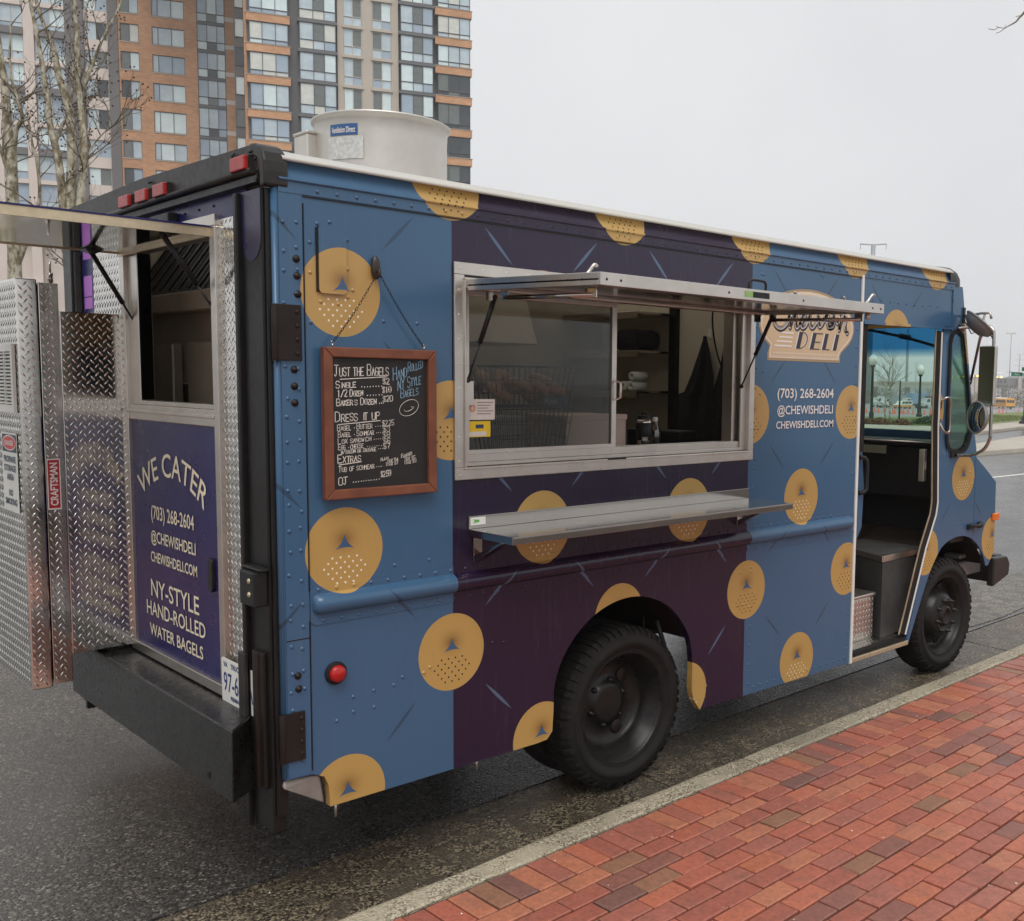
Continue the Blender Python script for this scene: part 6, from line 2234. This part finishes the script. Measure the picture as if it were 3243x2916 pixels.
simple('square_post', 'plain green post standing on the grass between the lamps', 'post', mb, M['post'])
mb = MB(); mb.tube([(49.9, 24.9, .3), (49.9, 24.9, 1.25)], .03, 8); mb.box(49.75, 50.05, 24.75, 25.05, 1.2, 1.9)
simple('signal_box', 'small dark signal on a thin post by the second lamp', 'signal', mb, M['post'])
tree('sapling', 'taller bare sapling on the grass seen through the windscreen', [[(41.4, 22.65, .15), (41.42, 22.68, .9), (41.46, 22.74, 1.5), (41.5, 22.8, 2.0)], [(41.5, 22.8, 1.8), (41.55, 22.85, 2.5), (41.53, 22.82, 3.4)], [(41.46, 22.74, 1.6), (41.2, 22.5, 2.3), (41.1, 22.4, 3.0)], [(41.5, 22.8, 1.7), (41.9, 23.1, 2.2), (42.2, 23.4, 2.8)]], [(.05, .03), (.03, .008), (.02, .006), (.02, .006)], 7, 5, 'saplings on the grass', (41.4, 22.65, .15), False)
tree('sapling', 'shorter bare sapling on the grass left of the taller one', [[(44.8, 25.0, .15), (44.82, 25.02, .8), (44.85, 25.05, 1.2)], [(44.85, 25.05, .9), (44.9, 25.1, 1.5), (44.95, 25.15, 2.1)]], [(.05, .03), (.03, .008)], 9, 6, 'saplings on the grass', (44.8, 25.0, .15), False)
# low shrubs at the verge
M['leaf'] = plain('shrub leaves', (.045, .075, .03), .7, var=.4, vs_=9)
M['leafr'] = plain('russet leaves', (.17, .085, .045), .7, var=.4, vs_=9)
def leaf_mass(mb, c, rx, ry, rz, n, size, rg):
    for _ in range(n):
        a, b, r_ = rg.uniform(0, 6.28), rg.uniform(-.1, 1.5), rg.uniform(.55, 1) 
        p = Vector((c[0] + rx * r_ * math.cos(a) * math.cos(b), c[1] + ry * r_ * math.sin(a) * math.cos(b), c[2] + rz * r_ * math.sin(b) * rg.uniform(.8, 1.1)))
        d = Vector((rg.uniform(-1, 1), rg.uniform(-1, 1), rg.uniform(-1, 1))).normalized() * size * rg.uniform(.6, 1.3)
        e_ = d.cross(Vector((rg.uniform(-1, 1), rg.uniform(-1, 1), rg.uniform(-1, 1)))).normalized() * size * .45
        mb.add([p - d * .5, p + e_ * .5, p + d * .5, p - e_ * .5], [(0, 1, 2, 3)])
rg = random.Random(31)
for i, (c, rx, rz, mt, lab) in enumerate((((44.5, 21.9, .15), .9, .5, 'leaf', 'dark green shrub below the second globe lamp'), ((43.0, 21.6, .15), .8, .35, 'leaf', 'low dark green shrub on the grass left of the larger shrub'), ((46.4, 21.6, .15), .9, .55, 'leaf', 'green shrub behind the quarter window'), ((41.0, 22.9, .15), .55, .3, 'leafr', 'russet clump at the foot of the taller sapling'), ((41.4, 22.0, .15), .5, .28, 'leafr', 'russet clump nearest the windscreen sill'), ((40.9, 23.5, .15), .45, .25, 'leafr', 'russet clump beside the nearer globe lamp'))):
    mb = MB(); leaf_mass(mb, (0, 0, 0), rx, rx, rz, 900, .13, rg)
    o = tag(mb.build('shrub', M[mt], None, fix=False), lab, 'shrub', 'shrubs on the verge')
    o.location = c
# tufts along the grass
mb = MB()
for _ in range(9000):
    u, v = rg.random(), rg.random()
    x = 41.5 + u * 20; y = 20.3 + u * 2.6 + v * (4.5 if u > .3 else 7)
    z = .16
    h = rg.uniform(.03, .09)
    a = rg.uniform(0, 3.1)
    mb.add([(x - .03 * math.cos(a), y - .03 * math.sin(a), z - .02), (x + .03 * math.cos(a), y + .03 * math.sin(a), z - .02), (x + rg.uniform(-.05, .05), y + rg.uniform(-.05, .05), z + h)], [(0, 1, 2)])
o = mb.build('grass_blades', M['grass'], None, fix=False); o['kind'] = 'stuff'; o['label'] = 'bright green grass on the far verge'; o['category'] = 'grass'

# ---------------------------------------------------------------- depot below the bank
M['ybus'] = plain('school bus yellow', (.72, .33, .02), .4, var=.05)
M['vglass'] = plain('vehicle glass', (.03, .04, .045), .1, var=.1)
M['tyre2'] = plain('far tyre', (.02, .02, .02), .8)
def vehicle(name, lab, cat, loc, az, group=None):
    return thing(name, lab, cat, loc, az, group)
def bus(loc, az, lab):
    B_ = vehicle('school_bus', lab, 'bus', loc, az, 'school buses in the depot')
    mb = MB(); prof = [(-1.2, .5), (1.2, .5), (1.2, 2.6), (1.05, 2.85), (.6, 3.0), (-.6, 3.0), (-1.05, 2.85), (-1.2, 2.6)]
    mb.prism(prof, 'yz', 0, 8.6); mb.prism([(-1.0, .5), (1.0, .5), (1.0, 1.6), (-1.0, 1.6)], 'yz', 8.6, 10.2); mb.build('body', M['ybus'], B_)
    mb = MB(); mb.prism([(1.07, 2.86), (.6, 3.02), (-.6, 3.02), (-1.07, 2.86)], 'yz', .2, 8.4); mb.build('roof', M['white'], B_)
    for k in range(9):
        for s_ in (-1, 1):
            mb = MB(); y = 1.205 * s_
            mb.box(.4 + .88 * k, 1.15 + .88 * k, min(y, y + .02 * s_), max(y, y + .02 * s_), 1.7, 2.4); mb.build('window', M['vglass'], B_)
    for y in (-.7, .7):
        mb = MB(); mb.box(-.02, -.001, y - .35, y + .35, 1.7, 2.45); mb.build('window', M['vglass'], B_)
    mb = MB(); mb.box(-.03, -.001, -.4, .4, .9, 2.5); mb.build('rear_door', M['ybus'], B_)
    mb = MB(); mb.box(-.045, -.031, -.33, .33, 1.7, 2.4); mb.build('window', M['vglass'], B_)
    mb = MB()
    for z in (.8, 1.2, 1.5):
        mb.box(.1, 8.5, 1.2, 1.225, z, z + .06); mb.box(.1, 8.5, -1.225, -1.2, z, z + .06)
    mb.build('rub_strips', M['tyre2'], B_)
    for x in (2.0, 9.0):
        for s_ in (-1, 1):
            mb = MB(); mb.lathe([(0, -.14), (.48, -.14), (.5, 0), (.48, .14), (0, .14)], (x, s_ * 1.06, .5), 'y', 16); mb.build('wheel', M['tyre2'], B_)
    mb = MB(); mb.box(-.2, 0, -1.2, 1.2, .45, .75); mb.build('bumper', M['tyre2'], B_)
bus((259.5, 119.0, -4), R(50), 'yellow school bus with white roof, seen right of the mirrors')
bus((246, 125.5, -4), R(75), 'yellow school bus behind the quarter window glass')
def box_truck(loc, az, col, L, H, lab, cabcol=(.55, .56, .56)):
    B_ = vehicle('box_truck', lab, 'truck', loc, az, 'trucks in the depot')
    mc = plain('truck box ' + lab[:12], col, .55, var=.08, vs_=.5)
    mb = MB(); mb.box(0, L, -1.25, 1.25, 1.1, H); mb.build('cargo_box', mc, B_, bevel=.05)
    mb = MB(); mb.prism([(L + .1, .6), (L + 2.5, .6), (L + 2.6, 1.5), (L + 1.7, 1.7), (L + 1.4, 2.6), (L + .1, 2.7)], 'xz', -1.1, 1.1); mb.build('cab', plain('cab ' + lab[:12], cabcol, .4), B_, bevel=.05)
    for s_ in (-1, 1):
        mb = MB(); y = 1.1 * s_; mb.prism([(L + .4, 1.7), (L + 1.55, 1.7), (L + 1.25, 2.45), (L + .4, 2.45)], 'xz', min(y, y + .02 * s_), max(y, y + .02 * s_)); mb.build('cab_window', M['vglass'], B_)
    for x in (1.0, 2.1, L + 1.6):
        for s_ in (-1, 1):
            mb = MB(); mb.lathe([(0, -.14), (.48, -.14), (.5, 0), (.48, .14), (0, .14)], (x, s_ * 1.05, .5), 'y', 14); mb.build('wheel', M['tyre2'], B_)
    mb = MB(); mb.box(-.1, L, -.5, .5, .7, 1.1); mb.build('chassis', M['tyre2'], B_)
box_truck((243.5, 134.8, -4), R(160), (.20, .30, .46), 5.6, 4.0, 'blue box truck behind the second globe lamp')
box_truck((239.5, 138.5, -4), R(160), (.24, .26, .29), 5.6, 3.4, 'grey box truck left of the blue one')
box_truck((246.0, 131.0, -4), R(160), (.20, .05, .06), 5.0, 3.3, 'maroon box truck at the right of the windscreen')
box_truck((241.0, 144.0, -4), R(160), (.50, .50, .48), 3.2, 3.0, 'white truck left of the saplings')
VN = vehicle('van', 'white van with orange lower body parked in the depot', 'van', (231.2, 132.2, -4), R(161))
mb = MB(); mb.prism([(0, .45), (4.9, .45), (5.0, .95), (0, 1.0)], 'xz', -.95, .95); mb.build('lower_body', plain('van orange', (.62, .27, .04), .4), VN)
mb = MB(); mb.prism([(0, 1.0), (5.0, .95), (4.9, 1.15), (3.9, 1.3), (3.3, 2.05), (.1, 2.1)], 'xz', -.94, .94); mb.build('upper_body', M['white'], VN, bevel=.04)
for (a, b) in ((.35, 1.3), (1.45, 2.5), (2.65, 3.4)):
    for s_ in (-1, 1):
        mb = MB(); y = .94 * s_; mb.prism([(a, 1.3), (b, 1.3), (b - (.25 if b > 3 else 0), 1.9), (a, 1.9)], 'xz', min(y, y + .02 * s_), max(y, y + .02 * s_)); mb.build('window', M['vglass'], VN)
for x in (.9, 4.1):
    for s_ in (-1, 1):
        mb = MB(); mb.lathe([(0, -.1), (.34, -.1), (.36, 0), (.34, .1), (0, .1)], (x, s_ * .86, .36), 'y', 14); mb.build('wheel', M['tyre2'], VN)
# cones
q = MB(); q.lathe([(.30, .04), (.28, .05), (.14, .7), (.06, 1.15), (0, 1.17)], (0, 0, 0), 'z', 10); q.box(-.38, .38, -.38, .38, 0, .05)
me_cone = q.mesh('traffic_cone', M['cone'])
me_small = MB().lathe([(.26, .0), (.24, .03), (.10, .5), (.04, .75), (0, .76)], (0, 0, 0), 'z', 10).mesh('traffic_cone', plain('dark cone', (.12, .06, .05), .7))
spots = [(219.1, 102.6), (220.1, 102.2), (220.8, 98.8), (186.0, 116.2), (195.2, 119.9), (191.2, 116.5), (190.2, 114.5), (185.4, 109.5), (185.9, 109.3), (187.4, 108.7), (187.9, 108.4), (191.3, 109.4), (187.9, 106.2), (192.0, 106.8), (186.0, 102.6), (191.9, 104.5), (190.2, 103.0)]
for i, (x, y) in enumerate(spots):
    o = link_mesh('traffic_cone', me_cone, None, (x, y, -4))
    tag(o, 'orange traffic cone standing on the depot yard', 'cone', 'traffic cones in the depot')
o = link_mesh('traffic_cone', me_small, None, (210.7, 96.9, -4)); tag(o, 'small dark cone between the orange cones right of the mirror', 'cone', 'traffic cones in the depot')
# brown thicket on the bank behind the depot
rg = random.Random(77)
mb = MB()
for k in range(70):
    t_ = k / 69
    a = R(20 + 22 * t_)
    r_ = 322 + rg.uniform(-16, 16)
    leaf_mass(mb, (CAM.x + r_ * math.cos(a), CAM.y + r_ * math.sin(a), -4), rg.uniform(3, 6), rg.uniform(3, 6), rg.uniform(3.0, 6.0), 330, .55, rg)
o = mb.build('thicket', plain('bare brush', (.15, .115, .075), .9, var=.45, vs_=.25), None, fix=False); o['kind'] = 'stuff'; o['label'] = 'brown leafless brush on the bank behind the depot'; o['category'] = 'brush'
# wooded ridge on the skyline
mb = MB()
n = 160
vs_ = []
for i in range(n + 1):
    a = R(5 + 85 * i / n)
    h = 6 + 4.5 * math.sin(i * .23) + 3 * math.sin(i * .71 + 1) + rg.uniform(-1, 1.6)
    for (d, z) in ((880, -4.5), (900, h * .75 - 2), (925, h), (1000, -4.5)):
        vs_.append((CAM.x + d * math.cos(a), CAM.y + d * math.sin(a), z))
mb.add(vs_, [(i * 4 + k, i * 4 + k + 1, i * 4 + k + 5, i * 4 + k + 4) for i in range(n) for k in range(3)], True)
struct(mb.build('hills', M['hill'], None, fix=False))
# low flyover with a vaulted station beyond the depot
FO = thing('flyover', 'beige concrete flyover on columns beyond the school bus', 'bridge', (350, 190, -4), R(-46))
mb = MB(); mb.box(-40, 60, -4, 4, 5.2, 6.6); mb.box(-40, 60, -4.2, -3.9, 6.6, 7.4); mb.build('deck', M['concrete'], FO)
for k in range(8):
    mb = MB(); mb.box(-36 + 12 * k, -34.6 + 12 * k, -1, 1, 0, 5.2); mb.build('column', M['concrete'], FO)
STN = thing('station', 'vaulted white roofed station above the flyover at right', 'building', (365.5, 170.5, 2.5), R(-46))
mb = MB(); mb.box(-7, 9, -4, 4, 0, 2.6); mb.build('wall', M['fmid'], STN)
mb = MB(); mb.add([(x, y, 2.6 + 2.3 * math.cos(x / 9.5 * 1.45)) for y in (-5, 5) for x in [-9.5 + i for i in range(20)]] , [(i, i + 1, 21 + i, 20 + i) for i in range(19)], True); mb.build('roof', M['white'], STN)
for x in (-4, -2.5, 3, 4.5):
    mb = MB(); mb.box(x, x + .9, -4.05, -4.0, .7, 2.1); mb.build('window', M['vglass'], STN)
mb = MB(); mb.box(2.2, 3.4, -6, -5, -6.5, 4.5); mb.build('pier', M['concrete'], STN)
for (px_, py_, lab) in ((250, 171, 'tan block building behind the saplings in the windscreen'), (300, 152, 'tan block building at the right of the windscreen')):
    BLD = thing('warehouse', lab, 'building', (px_ + 40, py_ + 22, -4), R(-50))
    mb = MB(); mb.box(-4.5, 4.5, -5, 5, 0, 9.5); mb.build('wall', M['fbeige'], BLD)
    mb = MB(); mb.box(-4.7, 4.7, -5.2, 5.2, 9.5, 9.9); mb.build('parapet', M['concrete'], BLD)
me_y, t_, b_ = new_mat('lit sodium lamp')
b_.inputs['Emission Color'].default_value = (1, .72, .12, 1)
b_.inputs['Emission Strength'].default_value = 1.6
b_.inputs['Base Color'].default_value = (1, .8, .3, 1)
for i, (x, y, z) in enumerate(((303.7, 160.6, 4.8), (306.4, 158.0, 5.0), (309.6, 154.8, 5.3), (315.0, 149.4, 5.0))):
    L = thing('street_lamp', 'lit yellow twin lamp, %s of four in a row by the flyover' % ('leftmost', 'second from left', 'third from left', 'rightmost')[i], 'street lamp', (x, y, -4), R(-60), 'lit twin lamps')
    mb = MB(); mb.tube([(0, 0, 0), (0, 0, z + 3.4)], .12, 6); mb.tube([(-.8, 0, z + 3.6), (0, 0, z + 3.4), (.8, 0, z + 3.6)], .08, 6); mb.build('post', M['post'], L)
    for s_ in (-.75, .75):
        mb = MB(); mb.sphere((s_, 0, z + 3.95), .42, 10, 8, (1, 1, .8)); mb.build('lamp', me_y, L)

# pale fallen petals scattered on the paving and the wet road
rg = random.Random(91)
mb = MB()
for _ in range(420):
    x, y = rg.uniform(-1.5, 7.5), rg.uniform(-3.2, 2.2)
    z = .104 if y < ky(x) - .14 else (.103 if y < ky(x) - .01 else (.0 if y < ky(x) + .63 else .003))
    a, s_ = rg.uniform(0, 6.28), rg.uniform(.0025, .0065)
    if y > ky(x) - .14 and rg.random() < .55:
        continue
    mb.add([(x + s_ * math.cos(a + q * 1.571) * (1 if q % 2 else .6), y + s_ * math.sin(a + q * 1.571) * (1 if q % 2 else .6), z + rg.uniform(.001, .004)) for q in range(4)], [(0, 1, 2, 3)])
o = mb.build('petals', plain('fallen petals', (.72, .66, .56), .7), None, fix=False)
o['kind'] = 'stuff'; o['label'] = 'tiny pale petals scattered over paving and road'; o['category'] = 'petals'
# ================================================================ damp air
hz = MB()
hz.box(-1510, 1510, -1510, 1510, -5.1, 51.5)
mt = bpy.data.materials.new('damp haze')
mt.use_nodes = True
t = mt.node_tree
t.nodes.clear()
o_ = t.nodes.new('ShaderNodeOutputMaterial')
pv = t.nodes.new('ShaderNodeVolumePrincipled')
pv.inputs['Color'].default_value = (.93, .94, .96, 1)
pv.inputs['Density'].default_value = 0.00065
pv.inputs['Anisotropy'].default_value = 0.2
t.links.new(pv.outputs[0], o_.inputs['Volume'])
ho = hz.build('haze', mt, None)
ho['kind'] = 'stuff'
